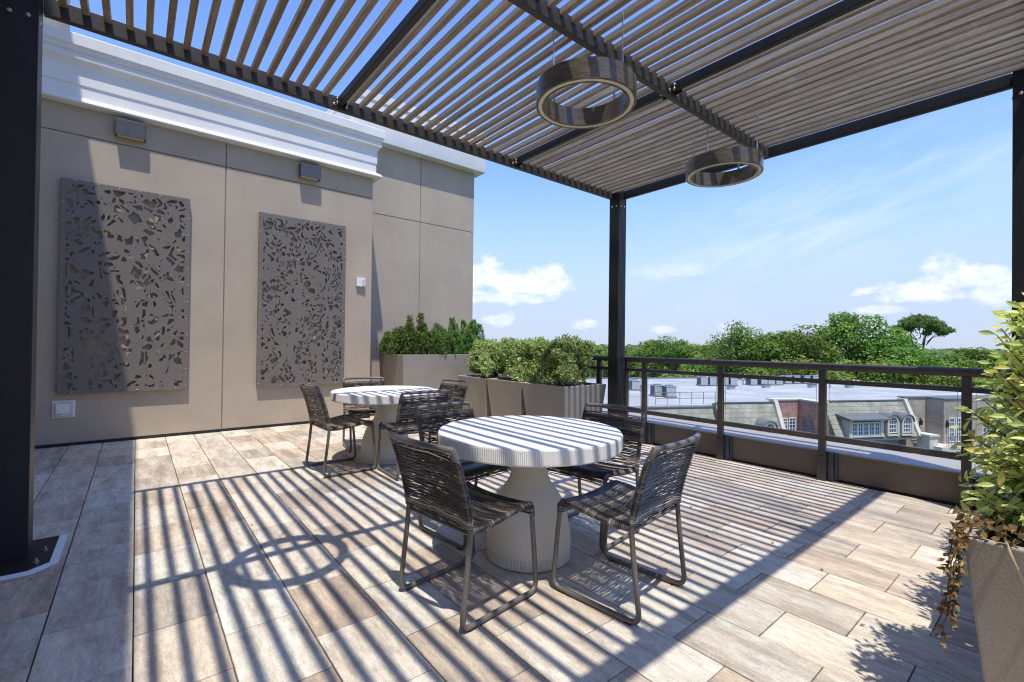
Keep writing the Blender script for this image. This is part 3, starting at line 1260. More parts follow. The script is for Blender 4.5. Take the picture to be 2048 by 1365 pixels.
allx = [-.063 + PITCH * n for n in range(-5, 50)]
bays = ([x for x in allx if x < 1.21], [x for x in allx if 1.33 < x < 3.13], [x for x in allx if 3.25 < x < 4.93])
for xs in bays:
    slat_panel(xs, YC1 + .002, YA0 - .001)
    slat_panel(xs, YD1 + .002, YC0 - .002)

# ------------------------------------------------------------------ ring pendants
def ring_pendant(cx, cy, lab):
    t = thing('ring_pendant', lab, 'pendant light', (cx, cy, 2.80), group='ring pendants under the pergola')
    ro, ri, z0, z1 = .320, .264, 2.80, 2.924
    m = MB()
    prof = [(ri, z1), (ri, z0 + .003), (ri + .003, z0), (ri + .014, z0), (ri + .016, z0 + .004), (ri + .041, z0 + .004), (ri + .043, z0), (ro - .003, z0),
            (ro, z0 + .003), (ro, z1), (ri, z1)]
    m.lathe(prof, cx, cy, 96, cap=False)
    obj('ring_body', m, M['ringstripes'], t, smooth=30)
    m = MB().lathe([(ri + .0165, z0 + .0038), (ri + .0165, z0 + .002), (ri + .0405, z0 + .002), (ri + .0405, z0 + .0038)], cx, cy, 96, cap=False)
    obj('light_diffuser', m, M['diffuser'], t, smooth=30)
    for a in (0, 90, 180, 270):
        a = D2R(a)
        x, y = cx + .291 * math.cos(a), cy + .291 * math.sin(a)
        m = MB()
        m.tube([(x, y, z1), (x, y, 3.252)], .0036, 6)
        m.tube([(x, y, z1), (x, y, z1 + .022)], .010, 8)
        m.tube([(x, y, z1 + .022), (x, y, z1 + .05), (x, y, z1 + .10)], [.0085, .0085, .003], 8)
        m.tube([(x, y, 3.19), (x, y, 3.21), (x, y, 3.252)], [.003, .006, .006], 8)
        obj('hanging_cable', m, M['steel'], t, smooth=50)


ring_pendant(.320, 1.995, 'bronze ring pendant whose round shadow falls on the pavers beside the near table')
ring_pendant(2.235, 2.02, 'bronze ring pendant hanging under the pergola middle, wholly below the slats')
ring_pendant(4.095, 2.03, 'bronze ring pendant against the sky near the outer pergola beam')

# ------------------------------------------------------------------ tables
def make_table():
    t = thing('round_table', 'nearer round white concrete table with fluted rim on a bell pedestal', 'table', (1.84, 2.08, 0), group='round concrete tables')
    R_, zt, zb = .545, .742, .657
    m = MB()
    ribs = 330
    seg_ = ribs * 4
    # fluted rim
    b = len(m.v)
    prof_z = [zb + .002, zb + .008, zt - .010, zt - .004]
    for i in range(seg_):
        a = 2 * PI * i / seg_
        ph = i % 4
        rr = R_ - (.0042 if ph in (0,) else (.0012 if ph in (1, 3) else 0.0))
        for q, z in enumerate(prof_z):
            r_ = rr if 0 < q < 3 else R_ - .0036
            m.vert((r_ * math.cos(a), r_ * math.sin(a), z))
    for i in range(seg_):
        j = (i + 1) % seg_
        for q in range(3):
            m.face((b + i * 4 + q, b + j * 4 + q, b + j * 4 + q + 1, b + i * 4 + q + 1))
    o = obj('table_rim', m, M['table'], t, local=True)
    m = MB().lathe([(0, zb), (R_ - .004, zb), (R_ - .003, zb + .002)], 0, 0, 96, cap=False)
    m.lathe([(R_ - .003, zt - .004), (R_ - .005, zt - .001), (R_ - .010, zt), (0, zt)], 0, 0, 96, cap=False)
    obj('table_top', m, M['table'], t, smooth=30, local=True)
    prof_p = [(.250, .070), (.250, .11), (.246, .15), (.240, .19), (.228, .245), (.211, .30), (.190, .348), (.167, .385), (.146, .412), (.128, .438),
              (.115, .468), (.107, .505), (.104, .56), (.105, .615), (.112, .640), (.122, .6565)]
    m = MB().lathe(prof_p, 0, 0, 72, cap=False)
    obj('pedestal', m, M['pedestal'], t, smooth=40, local=True)
    m = MB()
    ribs = 150
    seg_ = ribs * 4
    b = len(m.v)
    zs_ = [.006, .010, .062, .070]
    for i in range(seg_):
        a = 2 * PI * i / seg_
        rr = .251 - (.0042 if i % 4 == 0 else (.0012 if i % 2 else 0))
        for q, z in enumerate(zs_):
            r_ = rr if q < 3 else .250
            m.vert((r_ * math.cos(a), r_ * math.sin(a), z))
    for i in range(seg_):
        j = (i + 1) % seg_
        for q in range(3):
            m.face((b + i * 4 + q, b + j * 4 + q, b + j * 4 + q + 1, b + i * 4 + q + 1))
    obj('pedestal_base_band', m, M['pedestal'], t, local=True)
    m = MB().lathe([(0, .001), (.235, .001), (.235, .008), (0, .008)], 0, 0, 48, cap=False)
    obj('glide_foot', m, M['rubber'], t, local=True)
    return t


table1 = make_table()
table2 = dup_tree(table1, (2.095, 4.70, 0), .4, 'farther round white concrete table near the tan wall, half in pergola shade')
table2.scale = (1.03, 1.03, 1.0)  # copy of the near table, stretched wider to fit its image pixels

# ------------------------------------------------------------------ chairs
def smooth_rand(n, seed, period):
    r = np.random.default_rng(seed)
    k = r.random(int(n / period) + 4)
    out = []
    for i in range(n):
        f = i / period
        a = int(f)
        t_ = f - a
        t_ = t_ * t_ * (3 - 2 * t_)
        out.append(k[a] * (1 - t_) + k[a + 1] * t_)
    return out


CORDC = [(.016, .014, .015), (.034, .029, .028), (.085, .070, .060), (.26, .215, .175), (.58, .50, .40)]


def cord_col(v):
    v = max(0, min(.999, v))
    f = v * 4
    a = int(f)
    t_ = f - a
    return tuple(CORDC[a][k] * (1 - t_) + CORDC[min(4, a + 1)][k] * t_ for k in range(3)) + (1,)


def make_chair(label):
    t = thing('woven_chair', label, 'chair', (0, 0, 0), 0, group='woven cord chairs at the round tables')
    HW = .238
    tr = .0125
    side_back = [(-.212, .425), (-.222, .50), (-.246, .60), (-.280, .71), (-.316, .795)]
    seat_prof = [(.192, .405), (.190, .442), (.165, .458), (.09, .455), (-.02, .438), (-.12, .428), (-.205, .428)]
    for s in (-1, 1):
        y = s * HW
        m = MB()
        loop = fillet([(-.212, y, .428), (-.226, y, .28), (-.258, y, .016), (.232, y, .016), (.206, y, .28), (.192, y, .405), (.188, y, .457), (.09, y, .455),
                       (-.02, y, .438), (-.12, y, .428), (-.212, y, .428)],
                      [0, .1, .055, .055, .05, .03, .05, .04, .04, .04, 0], 7)
        m.tube(loop, tr, 10, up=(0, 1, 0))
        m.tube(fillet([(x, y, z) for x, z in side_back], .08, 4), tr, 10, up=(0, 1, 0))
        obj('side_frame', m, M['chair'], t, smooth=50, local=True)
        for x in (-.20, .175):
            obj('glide', MB().box(x - .018, x + .018, y - .009, y + .009, 0, .005), M['rubber'], t, local=True)
    # top rail, bowed backwards
    m = MB()
    pts = []
    for k in range(17):
        u = -1 + 2 * k / 16
        pts.append((-.318 - .036 * (1 - u * u), u * HW, .800 + .004 * (1 - u * u)))
    pts = [(-.300, -HW, .757), (-.313, -HW, .785)] + pts[:] + [(-.313, HW, .785), (-.300, HW, .757)]
    m.tube(pts, .0145, 12, up=(0, 0, 1))
    obj('top_rail', m, M['chair'], t, smooth=50, local=True)
    for x, z in ((-.206, .412), (.158, .432)):
        obj('crossbar', MB().tube([(x, -HW, z), (x, HW, z)], .0085, 8), M['chair'], t, smooth=50, local=True)

    # cords: one long helix round the two side tubes
    def helix(path, turns, sag, seed, rc=.0031, up_n=1):
        P = [Vector((x, 0, z)) for x, z in path]
        cum = [0]
        for a, b in zip(P, P[1:]):
            cum.append(cum[-1] + (b - a).length)
        Ltot = cum[-1]

        def at(s_):
            s_ = max(0, min(Ltot, s_))
            for i in range(len(P) - 1):
                if s_ <= cum[i + 1] or i == len(P) - 2:
                    f = (s_ - cum[i]) / (cum[i + 1] - cum[i])
                    p = P[i].lerp(P[i + 1], f)
                    # smoothed tangent
                    a = P[max(0, i - 1)] if f < .5 else P[i]
                    b = P[i + 1] if f < .5 else P[min(len(P) - 1, i + 2)]
                    tt = (b - a).normalized()
                    return p, tt
        n1 = smooth_rand(turns * 22 + 60, seed, 61)
        n2 = smooth_rand(turns * 22 + 60, seed + 1, 5)
        n3 = smooth_rand(turns + 4, seed + 2, 2.6)
        r_ = random.Random(seed)
        pts, cols = [], []
        wr = tr + rc + .0006
        idx = 0
        US = (-.86, -.62, -.36, -.12, .12, .36, .62, .86)
        pitch = Ltot / turns
        for k in range(turns):
            j1, j2 = r_.uniform(-.22, .22) * pitch, r_.uniform(-.22, .22) * pitch
            # neighbouring cords pinch together and spread, leaving eye shaped gaps
            sg = 1 if k % 2 else -1
            seq = [(-1, 0, 0), (-1, 1, .04)] + [(u, 1, .04 + .21 * (u + 1)) for u in US] + [(1, 1, .46), (1, 0, .5), (1, -1, .54)]
            seq += [(u, -1, .54 + .21 * (1 - u)) for u in reversed(US)] + [(-1, -1, .96)]
            for u, side, ph in seq:
                jj = j1 if side > 0 else (j2 if side < 0 else 0)
                fade = (1 - u ** 4)
                wob = sg * .34 * pitch * math.sin(u * 8.5 + (k // 2) * .9 + (0 if side > 0 else .6))
                s_ = (k + ph) * pitch + (jj + wob) * fade
                p, tt = at(s_)
                nrm = Vector((-tt.z, 0, tt.x)) * up_n
                if side == 0:
                    q = p + Vector((0, u * (HW + wr), 0))
                else:
                    q = p + nrm * (wr * side * (.75 if abs(u) < 1 else 1.0)) + Vector((0, u * HW, 0)) - nrm * sag * (1 - u * u)
                pts.append(q)
                v = .40 * n1[idx] ** 1.3 + .42 * n2[idx] ** 1.6 + .60 * n3[k] ** 2.4
                cols.append(cord_col(v - .06))
                idx += 1
        m = MB()
        m.tube(pts, rc, 5, cols=cols)
        return m
    back_path = [(-.214, .440), (-.222, .50), (-.246, .60), (-.280, .71), (-.300, .757)]
    m = helix(back_path, 36, .018, 5, up_n=1)
    obj('cord_back', m, M['cord'], t, smooth=60, local=True, use_col=True)
    m = helix([(.193, .400), (.191, .436), (.178, .452), (.150, .4575), (.09, .455), (-.02, .438), (-.12, .428), (-.196, .428)], 46, .014, 17, up_n=-1)
    obj('cord_seat', m, M['cord'], t, smooth=60, local=True, use_col=True)
    return t


chairs = [
    ((1.325, 1.935, 0), 7, 'woven cord chair at the near table, back towards the round ring shadow', 1.0),
    ((1.945, 1.505, 0), 97, 'woven cord chair at the near table, alone on its side facing the tan wall', 1.0),
    ((1.605, 4.62, 0), 2, 'woven cord chair at the far table, standing below the sunlit metal screen', 1.04),  # same chair enlarged to match its width in image pixels
    ((2.165, 5.36, 0), -100, 'woven cord chair behind the far table with its back to the tan wall', 1.0),
    ((2.10, 4.13, 0), 88, 'woven cord chair at the far table, squeezed between the two tables', 1.0),
    ((2.66, 4.69, 0), 186, 'woven cord chair at the far table, its back to the square planters', 1.0),
    ((1.765, 2.575, 0), -84, 'woven cord chair behind the near table on the wall side, half hidden by the tabletop', 1.0),
    ((2.375, 2.075, 0), 188, 'woven cord chair at the near table with its back to the railing', 1.0),
]
ch0 = make_chair(chairs[0][2])
ch0.location = chairs[0][0]
ch0.rotation_euler = (0, 0, D2R(chairs[0][1]))
for loc, a, lab, sc_ in chairs[1:]:
    c = dup_tree(ch0, loc, D2R(a), lab)
    c.scale = (sc_, sc_, sc_)

# ------------------------------------------------------------------ railing and parapet
RX = 5.07
rail = thing('terrace_railing', 'dark bronze metal railing with clear glass panes along the patio edge', 'railing', (RX, 2.0, 0))


def rail_run(ya, yb, posts):
    b = MB()
    sec = [(-.020, 0), (.020, 0), (.033, .014), (.036, .035), (.030, .056), (.014, .068), (-.014, .068), (-.030, .056), (-.036, .035), (-.033, .014)]
    b.prism(sec, lambda p: (RX + p[0], ya, 1.040 + p[1]), lambda p: (RX + p[0], yb, 1.040 + p[1]))
    obj('top_rail', b, M['railing'], rail, smooth=40)
    ps = sorted(posts)
    for y in ps:
        m = MB().box(RX - .024, RX + .024, y - .029, y + .029, .012, 1.041)
        m.box(RX - .032, RX + .032, y - .037, y + .037, .002, .235)
        obj('post', m, M['railing'], rail, bevel=.003)
        m = MB().box(RX + .012, RX + .055, y - .085, y - .040, .004, .265)
        m.box(RX + .034, RX + .058, y - .112, y - .086, .004, .262)
        obj('bracket', m, M['fixture'], rail, bevel=.006)
    ends = [ya] + ps + [yb]
    for y0, y1 in zip(ends, ends[1:]):
        if y1 - y0 < .12:
            continue
        p0 = y0 + (.030 if y0 != ya else 0)
        p1 = y1 - (.030 if y1 != yb else 0)
        obj('mid_rail', MB().box(RX - .020, RX + .020, p0, p1, .916, .957), M['railing'], rail, bevel=.003)
        obj('lower_rail', MB().box(RX - .020, RX + .020, p0, p1, .380, .430), M['railing'], rail, bevel=.003)
        gp_ = MB().box(RX - .003, RX + .003, p0 + .024, p1 - .024, .432, .914)
        gp_.box(RX - .003, RX + .003, p0 + .021, p0 + .0235, .432, .914, 1)
        gp_.box(RX - .003, RX + .003, p1 - .0235, p1 - .021, .432, .914, 1)
        obj('glass_pane', gp_, [M['glass'], M['greyplastic']], rail)


rail_run(-3.1, 3.815, [3.807, 3.52, 2.52, 1.535, .553, -.43, -1.42, -2.4])
rail_run(4.03, 8.26, [4.267, 5.25, 6.23, 7.2])

par = thing('parapet', 'low brown clad parapet with pale coping outside the railing', 'parapet', (5.2, 2.0, 0))
m = MB()
yy = -3.1
for a, b in ((-3.1, -.51), (-.505, .473), (.478, 1.455), (1.46, 2.44), (2.445, 3.44), (3.445, 5.17), (5.175, 8.26)):
    m.box(5.128, 5.15, a, b, .016, .258)
obj('cladding', m, M['brown_panel'], par, bevel=.003)
m = MB().box(5.15, 5.52, -3.1, 8.27, -.9, .256)
obj('core', m, M['brown_panel'], par)
m = MB()
for a, b in ((-3.1, 1.33), (1.334, 4.6), (4.604, 8.27)):
    m.hexa([(5.118, a, .259), (5.56, a, .272), (5.56, b, .272), (5.118, b, .259)], [(5.118, a, .272), (5.56, a, .290), (5.56, b, .290), (5.118, b, .272)])
obj('coping', m, M['coping'], par, bevel=.003)
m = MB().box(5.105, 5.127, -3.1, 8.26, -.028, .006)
obj('dark_gap_strip', m, M['rubber'], par)  # black strip paints in the shaded gap below the cladding panels

# ------------------------------------------------------------------ planters
def planter(x0, x1, y0, y1, h, taper, lab, group=None, cat='planter'):
    t = thing('planter', lab, cat, ((x0 + x1) / 2, (y0 + y1) / 2, 0), group=group)
    m = MB()
    lip = .032
    d = .05

    def sq(i, z):
        return [(x0 + i, y0 + i, z), (x1 - i, y0 + i, z), (x1 - i, y1 - i, z), (x0 + i, y1 - i, z)]
    rings = [sq(taper, .004), sq(0, h), sq(lip, h), sq(lip + .004, h - d)]
    ids_ = [[m.vert(p) for p in r_] for r_ in rings]
    m.face(ids_[0][::-1])
    for a, b in zip(ids_, ids_[1:]):
        for k in range(4):
            l = (k + 1) % 4
            m.face((a[k], a[l], b[l], b[k]))
    obj('shell', m, M['planter'], t, bevel=.006)
    m = MB()
    q = 10
    ix0, ix1, iy0, iy1 = x0 + lip, x1 - lip, y0 + lip, y1 - lip
    gr = [[m.vert((ix0 + (ix1 - ix0) * i / q, iy0 + (iy1 - iy0) * j / q, h - d + .012 + random.uniform(-.008, .012))) for j in range(q + 1)] for i in range(q + 1)]
    for i in range(q):
        for j in range(q):
            m.face((gr[i][j], gr[i + 1][j], gr[i + 1][j + 1], gr[i][j + 1]))
    obj('soil', m, M['soil'], t, smooth=60)
    return t


HP = .724
gp = 'square tapered planters by the corner post'
planter(4.16, 4.99, 4.07, 4.885, HP, .075, 'square tapered taupe planter nearest the corner post, striped by slat shadows', gp)
planter(4.16, 4.99, 4.90, 5.715, HP, .075, 'square tapered taupe planter between the two others of its row', gp)
planter(4.16, 4.99, 5.73, 6.545, HP, .075, 'square tapered taupe planter farthest from the corner post, next to the tall trough', gp)
planter(3.30, 5.01, 6.80, 7.75, 1.064, .06, 'tall rectangular taupe trough planter in the wall recess', None)
fr_ = 'planters in the front row by the open side'
planter(1.82, 2.65, -.63, .206, HP, .07, 'taupe planter with a withered vine hanging over its corner', fr_)
planter(2.675, 3.505, -.63, .206, HP, .07, 'taupe planter between the vine draped planter and the railing one', fr_)
planter(3.53, 4.36, -.63, .206, HP, .07, 'taupe planter of the front row that stands next to the railing', fr_)

# ------------------------------------------------------------------ foliage


def rvec():
    while True:
        v = Vector((random.uniform(-1, 1), random.uniform(-1, 1), random.uniform(-1, 1)))
        if .05 < v.length < 1:
            return v.normalized()


def leaf2(m, p, d, nrm, ln, wd, fold=.25):
    """small leaf: two triangles folded on the midrib"""
    d = d.normalized()
    s = d.cross(nrm)
    s = s.normalized() if s.length > 1e-4 else d.orthogonal().normalized()
    n = s.cross(d)
    a = m.vert(p)
    b = m.vert(p + d * ln)
    l_ = m.vert(p + d * ln * .5 + s * wd * .5 + n * wd * fold)
    r_ = m.vert(p + d * ln * .5 - s * wd * .5 + n * wd * fold)
    m.face((a, r_, b))
    m.face((a, b, l_))


def leaf6(m, p, d, nrm, ln, wd, droop=.25, fold=.18, spiky=False):
    """larger leaf with curved midrib"""
    d = d.normalized()
    s = d.cross(nrm)
    s = s.normalized() if s.length > 1e-4 else d.orthogonal().normalized()
    n = s.cross(d)
    prof_ = [(0, .04), (.16, .50), (.40, 1.0), (.64, .88), (.84, .50), (1.0, 0.02)]
    if spiky:
        prof_ = [(0, .05), (.14, .55), (.24, .72), (.30, 1.0), (.40, .80), (.52, .98), (.60, .66), (.72, .70), (.80, .36), (1.0, 0.0)]
    mids, L_, R_ = [], [], []
    for t_, w_ in prof_:
        c = p + d * ln * t_ - n * ln * droop * t_ * t_
        mids.append(m.vert(c))
        L_.append(m.vert(c + s * wd * .5 * w_ + n * wd * fold * w_))
        R_.append(m.vert(c - s * wd * .5 * w_ + n * wd * fold * w_))
    for k in range(len(prof_) - 1):
        m.face((mids[k], mids[k + 1], L_[k + 1], L_[k]))
        m.face((R_[k], R_[k + 1], mids[k + 1], mids[k]))


def mixc(a, b, t_):
    return (a[0] * (1 - t_) + b[0] * t_, a[1] * (1 - t_) + b[1] * t_, a[2] * (1 - t_) + b[2] * t_, 1)


def pittosporum(cx, cy, rx, ry, z0, z1, n, lab, seed):
    random.seed(seed)
    t = thing('shrub', lab, 'shrub', (cx, cy, z0), group='mounded shrubs in the square planters')
    m = MB()
    zc = z0 + (z1 - z0) * .46
    hz = (z1 - z0) * .54
    lumps = [(rvec(), random.uniform(.10, .30)) for _ in range(20)]
    st = MB()
    for k in range(n):
        v = rvec()
        if v.z < -.8:
            continue
        lump = .95
        for lv, la in lumps:
            q = max(0, v.dot(lv))
            lump += la * (q ** 14) - .022
        # squarish mound
        e = .58
        sv = Vector((math.copysign(abs(v.x) ** e, v.x), math.copysign(abs(v.y) ** e, v.y), math.copysign(abs(v.z) ** .75, v.z)))
        depth_ = random.choice((1.0, 1.0, .93, .84)) * random.uniform(.93, 1.05)
        p = Vector((cx + sv.x * rx * lump * depth_, cy + sv.y * ry * lump * depth_, zc + sv.z * hz * lump * depth_))
        if p.z < z0 - .03:
            p.z = z0 + random.uniform(-.05, .06)
        ax = (Vector((v.x, v.y, v.z * .8 + .55)) + rvec() * .45).normalized()
        young = random.random()
        o1 = ax.orthogonal().normalized()
        o2 = ax.cross(o1)
        nl = random.randint(7, 9)
        a0 = random.uniform(0, 6)
        for q in range(nl):
            a = a0 + q * 2.4
            spread = .55 + .6 * (q / nl)
            dr = (ax * (1.15 - spread * .75) + (o1 * math.cos(a) + o2 * math.sin(a)) * spread).normalized()
            base = (.105, .185, .045)
            edge_ = (.76, .85, .46)
            tt = random.random()
            m.col = mixc(base, edge_, .14 + .66 * tt * (.40 + .60 * young))
            leaf2(m, p - ax * .012 * q, dr, ax, random.uniform(.040, .060), random.uniform(.020, .029), .22)
    obj('foliage', m, M['leaf'], t, use_col=True)
    for k in range(14):
        a = random.uniform(0, 2 * PI)
        rr = random.uniform(.3, .8)
        end = Vector((cx + rx * rr * math.cos(a), cy + ry * rr * math.sin(a), z0 + (z1 - z0) * random.uniform(.4, .8)))
        b0 = Vector((cx + .08 * math.cos(a), cy + .08 * math.sin(a), z0 - .03))
        st.tube([b0, b0.lerp(end, .5) + Vector((0, 0, .05)), end], [.010, .007, .003], 5)
    obj('stem', st, M['bark'], t, smooth=60)


pittosporum(4.58, 4.46, .445, .45, HP - .08, 1.48, 1900, 'mounded cream green shrub nearest the corner post', 21)
pittosporum(4.57, 5.28, .445, .50, HP - .08, 1.53, 2000, 'mounded cream green shrub filling the middle square planter', 22)
pittosporum(4.52, 6.10, .43, .46, HP - .08, 1.45, 1700, 'lowest cream green shrub, in the square planter next to the trough', 23)


def boxwood(cx, cy, rx, ry, z0, spires, n, lab, seed):
    random.seed(seed)
    t = thing('boxwood_shrub', lab, 'shrub', (cx, cy, z0), group='boxwood shrubs in the tall trough')
    m = MB()
    st = MB()
    for (dx, dy, zt_, w_) in spires:
        H = zt_ - z0
        st.tube([(cx + dx, cy + dy, z0 - .03), (cx + dx, cy + dy, zt_ - .05)], [.012, .003], 5)
        cnt = int(n * 3.6 * w_ * H)
        for k in range(cnt):
            # many small upright sprigs
            f = random.random() ** 1.25
            z = z0 + H * f
            wr = (w_ * (1 - f) ** .75 + .012) * random.uniform(.8, 1.22)
            a = random.uniform(0, 2 * PI)
            r_ = wr * math.sqrt(random.uniform(.35, 1.0))
            p = Vector((cx + dx + r_ * math.cos(a) * (rx / ry), cy + dy + r_ * math.sin(a), z))
            ax = (Vector((math.cos(a) * .6, math.sin(a) * .6, 1.0)) + rvec() * .4).normalized()
            o1 = ax.orthogonal().normalized()
            o2 = ax.cross(o1)
            tt = random.random()
            for q in range(5):
                aa = q * 2.4 + tt * 6
                dr = (ax * .7 + (o1 * math.cos(aa) + o2 * math.sin(aa)) * .7).normalized()
                m.col = mixc((.042, .095, .022), (.22, .34, .085), random.random() * (.55 + .4 * f))
                leaf2(m, p + ax * .011 * q, dr, ax, random.uniform(.022, .032), random.uniform(.014, .020), .2)
    obj('foliage', m, M['leaf'], t, use_col=True)
    obj('stem', st, M['bark'], t, smooth=60)


ZT_ = 1.05
random.seed(88)


def spires(x0_, x1_, peaks, n):
    out = list(peaks)
    for k in range(n):
        out.append((x0_ + (x1_ - x0_) * (k + random.random()) / n, random.uniform(-.26, .26), random.uniform(1.34, 1.50), random.uniform(.12, .18)))
    return out


boxwood(3.66, 7.25, 1, 1, ZT_, spires(-.27, .22, [(-.02, .0, 1.69, .10), (.13, -.1, 1.73, .10), (-.08, -.1, 1.57, .13), (.17, -.14, 1.56, .13), (-.30, .26, 1.36, .12), (-.26, .36, 1.42, .12), (-.28, .42, 1.30, .12), (-.30, .02, 1.30, .10)], 13), 1500,
        'dark green boxwood with two tall spires in the trough, beside the wall corner', 31)
boxwood(4.14, 7.22, 1, 1, ZT_, spires(-.25, .24, [(-.05, -.08, 1.58, .11), (.1, .05, 1.55, .11)], 14), 1500,
        'low even topped boxwood in the middle of the trough', 32)
boxwood(4.62, 7.24, 1, 1, ZT_, spires(-.25, .27, [(-.17, -.05, 1.70, .11), (-.06, .02, 1.60, .12), (.14, .05, 1.66, .10), (.24, -.05, 1.62, .10), (.33, .0, 1.66, .11), (.42, -.08, 1.60, .12), (.40, .1, 1.68, .10)], 14), 1500,
        'boxwood at the end of the trough behind the cream green shrubs', 33)


def front_shrub():
    random.seed(77)
    t = thing('leafy_shrub', 'tall yellow green leafy shrub rising above the withered vine', 'shrub', (2.24, -.18, HP), group='tall shrubs in the front row')
    m = MB()
    st = MB()
    c0 = Vector((2.27, -.17, HP - .04))
    nb = 820
    for k in range(nb):
        a = random.uniform(0, 2 * PI)
        f = random.random()
        zz = HP - .02 + f * .72
        wid = (1 - .30 * f ** 2) * math.sqrt(random.uniform(.22, 1.0)) 
        if k < 7:
            zz = HP + .68 + .09 * random.random()
            wid *= .8
        sx_ = math.copysign(abs(math.cos(a)) ** .7, math.cos(a))
        sy_ = math.copysign(abs(math.sin(a)) ** .7, math.sin(a))
        tip = Vector((c0.x + .44 * wid * sx_, c0.y + .45 * wid * sy_, zz))
        trunk = Vector((c0.x + .1 * math.cos(a), c0.y + .1 * math.sin(a), HP - .03 + f * .35))
        mid = trunk.lerp(tip, .55) + Vector((0, 0, -.04))
        ln_pts = [trunk, mid, tip]
        st.tube([c0 + Vector((.03 * math.cos(a), .03 * math.sin(a), 0)), trunk, mid, tip], [.007, .004, .0026, .0012], 5)
        nl = 16
        for q in range(nl):
            u = .30 + .70 * (q + 1) / nl
            p = (trunk.lerp(mid, u * 2) if u < .5 else mid.lerp(tip, (u - .5) * 2))
            ax = (tip - mid).normalized()
            ax = (ax + Vector((0, 0, .35))).normalized()
            o1 = ax.orthogonal().normalized()
            o2 = ax.cross(o1)
            aa = q * 2.39 + a
            end = q >= nl - 5
            dr = (ax * (.75 if end else .35) + Vector((0, 0, -.12)) + (o1 * math.cos(aa) + o2 * math.sin(aa)) * .9 + rvec() * .2)
            young = max(0, (u - .62) / .38)
            r_ = random.random()
            if r_ < .012:
                m.col = (.45, .16, .05, 1)
            elif end and r_ < .22:
                m.col = mixc((.46, .47, .12), (.78, .66, .24), random.random())
            else:
                m.col = mixc((.085, .155, .035), (.76, .82, .32), min(1, .13 + .32 * r_ * r_ + .80 * young * (.30 + .70 * random.random())))
            out_ = Vector((p.x - c0.x, p.y - c0.y, 0))
            leaf6(m, p, dr, Vector((0, 0, .8)) + out_.normalized() * .7 + rvec() * .4, random.uniform(.030, .053), random.uniform(.015, .025), random.uniform(.05, .35), .16,
                  spiky=random.random() < .6)
    obj('foliage', m, M['leaf'], t, use_col=True)
    obj('stem', st, M['bark'], t, smooth=60)
    return t


fs = front_shrub()
dup_tree(fs, (3.10, -.19, HP), D2R(176), 'tall leafy shrub half hidden behind the one above the vine')
dup_tree(fs, (3.96, -.20, HP), D2R(8), 'tall leafy shrub of the front row standing next to the railing')


def dry_vine():
    random.seed(5)
    t = thing('dried_vine', 'withered brown vine draped over the corner of a front planter', 'dead plant', (1.84, .15, HP))
    m = MB()
    st = MB()
    cols = [(.17, .085, .035), (.25, .14, .06), (.10, .055, .025), (.40, .26, .13), (.17, .13, .06), (.13, .075, .035)]
    # clump on the rim
    for k in range(240):
        y = .215 - .55 * random.random() ** 1.5
        p = Vector((1.86 + random.uniform(-.06, .09), y + random.uniform(-.02, .02), HP + random.uniform(-.01, .05)))
        m.col = c4(random.choice(cols))
        leaf6(m, p, rvec() + Vector((-.4, 0, .1)), Vector((0, 0, 1)) + rvec() * .8, random.uniform(.015, .029), random.uniform(.010, .020), random.uniform(-.3, .6), random.uniform(-.2, .4))
    # hanging strands at the far corner
    for s_ in range(5):
        x, y = 1.825 + random.uniform(-.025, .015), .212 + random.uniform(-.015, .022)
        ln = random.uniform(.12, .38)
        pts = []
        for k in range(9):
            f = k / 8
            pts.append(Vector((x - .02 * math.sin(f * 3) - .015 + random.uniform(-.006, .006), y + .02 * f + random.uniform(-.006, .006), HP + .03 - ln * f)))
        st.tube(pts, [.002] * 9, 4)
        for k in range(int(ln * 170)):
            f = random.random() ** 1.25
            i = min(7, int(f * 8))
            p = pts[i].lerp(pts[i + 1], f * 8 - i) + rvec() * .010
            m.col = c4(random.choice(cols))
            leaf6(m, p, rvec() + Vector((0, 0, -.8)), rvec(), random.uniform(.012, .023), random.uniform(.008, .015), random.uniform(-.3, .6), random.uniform(-.2, .4))
    obj('dry_foliage', m, M['dry'], t, use_col=True)
    # pale stem trailing down the planter face
    pts = [(1.83, .125, HP + .02), (1.800, .110, HP - .02), (1.812, .082, HP - .10), (1.828, .060, HP - .20), (1.842, .040, HP - .32), (1.858, .030, HP - .46), (1.870, .028, HP - .60), (1.876, .03, HP - .7)]
    st2 = MB().tube(fillet(pts, .05, 4), .0032, 6)
    for px, py, pz in ((1.815, .075, HP - .125), (1.832, .052, HP - .235)):
        st2.ball((px, py, pz), .006, .006, .016, seg=6, rings=4)
    obj('bare_stem', st2, M['stem'], t, smooth=60)
    obj('strand', st, M['bark'], t)


dry_vine()

# small fallen leaves on the pavers
random.seed(9)
for k, (x, y) in enumerate(((.62, 3.55), (1.02, 1.28), (2.93, 1.53), (3.16, 1.22), (2.55, .62), (3.35, 1.9), (-.40, 3.43), (3.0, .9))):
    m = MB()
    m.col = c4(random.choice(((.16, .17, .05), (.22, .13, .06), (.10, .07, .04))))
    leaf6(m, Vector((0, 0, .004)), Vector((random.uniform(-1, 1), random.uniform(-1, 1), .05)), Vector((0, 0, 1)), .022, .012, -.1, .3)
    o = obj('fallen_leaf', m, M['dry'], None, use_col=True)
    o.location = (x, y, 0)
    tag(o, 'tiny dry fallen leaf lying on the pavers', 'leaf', 'fallen leaves on the pavers')

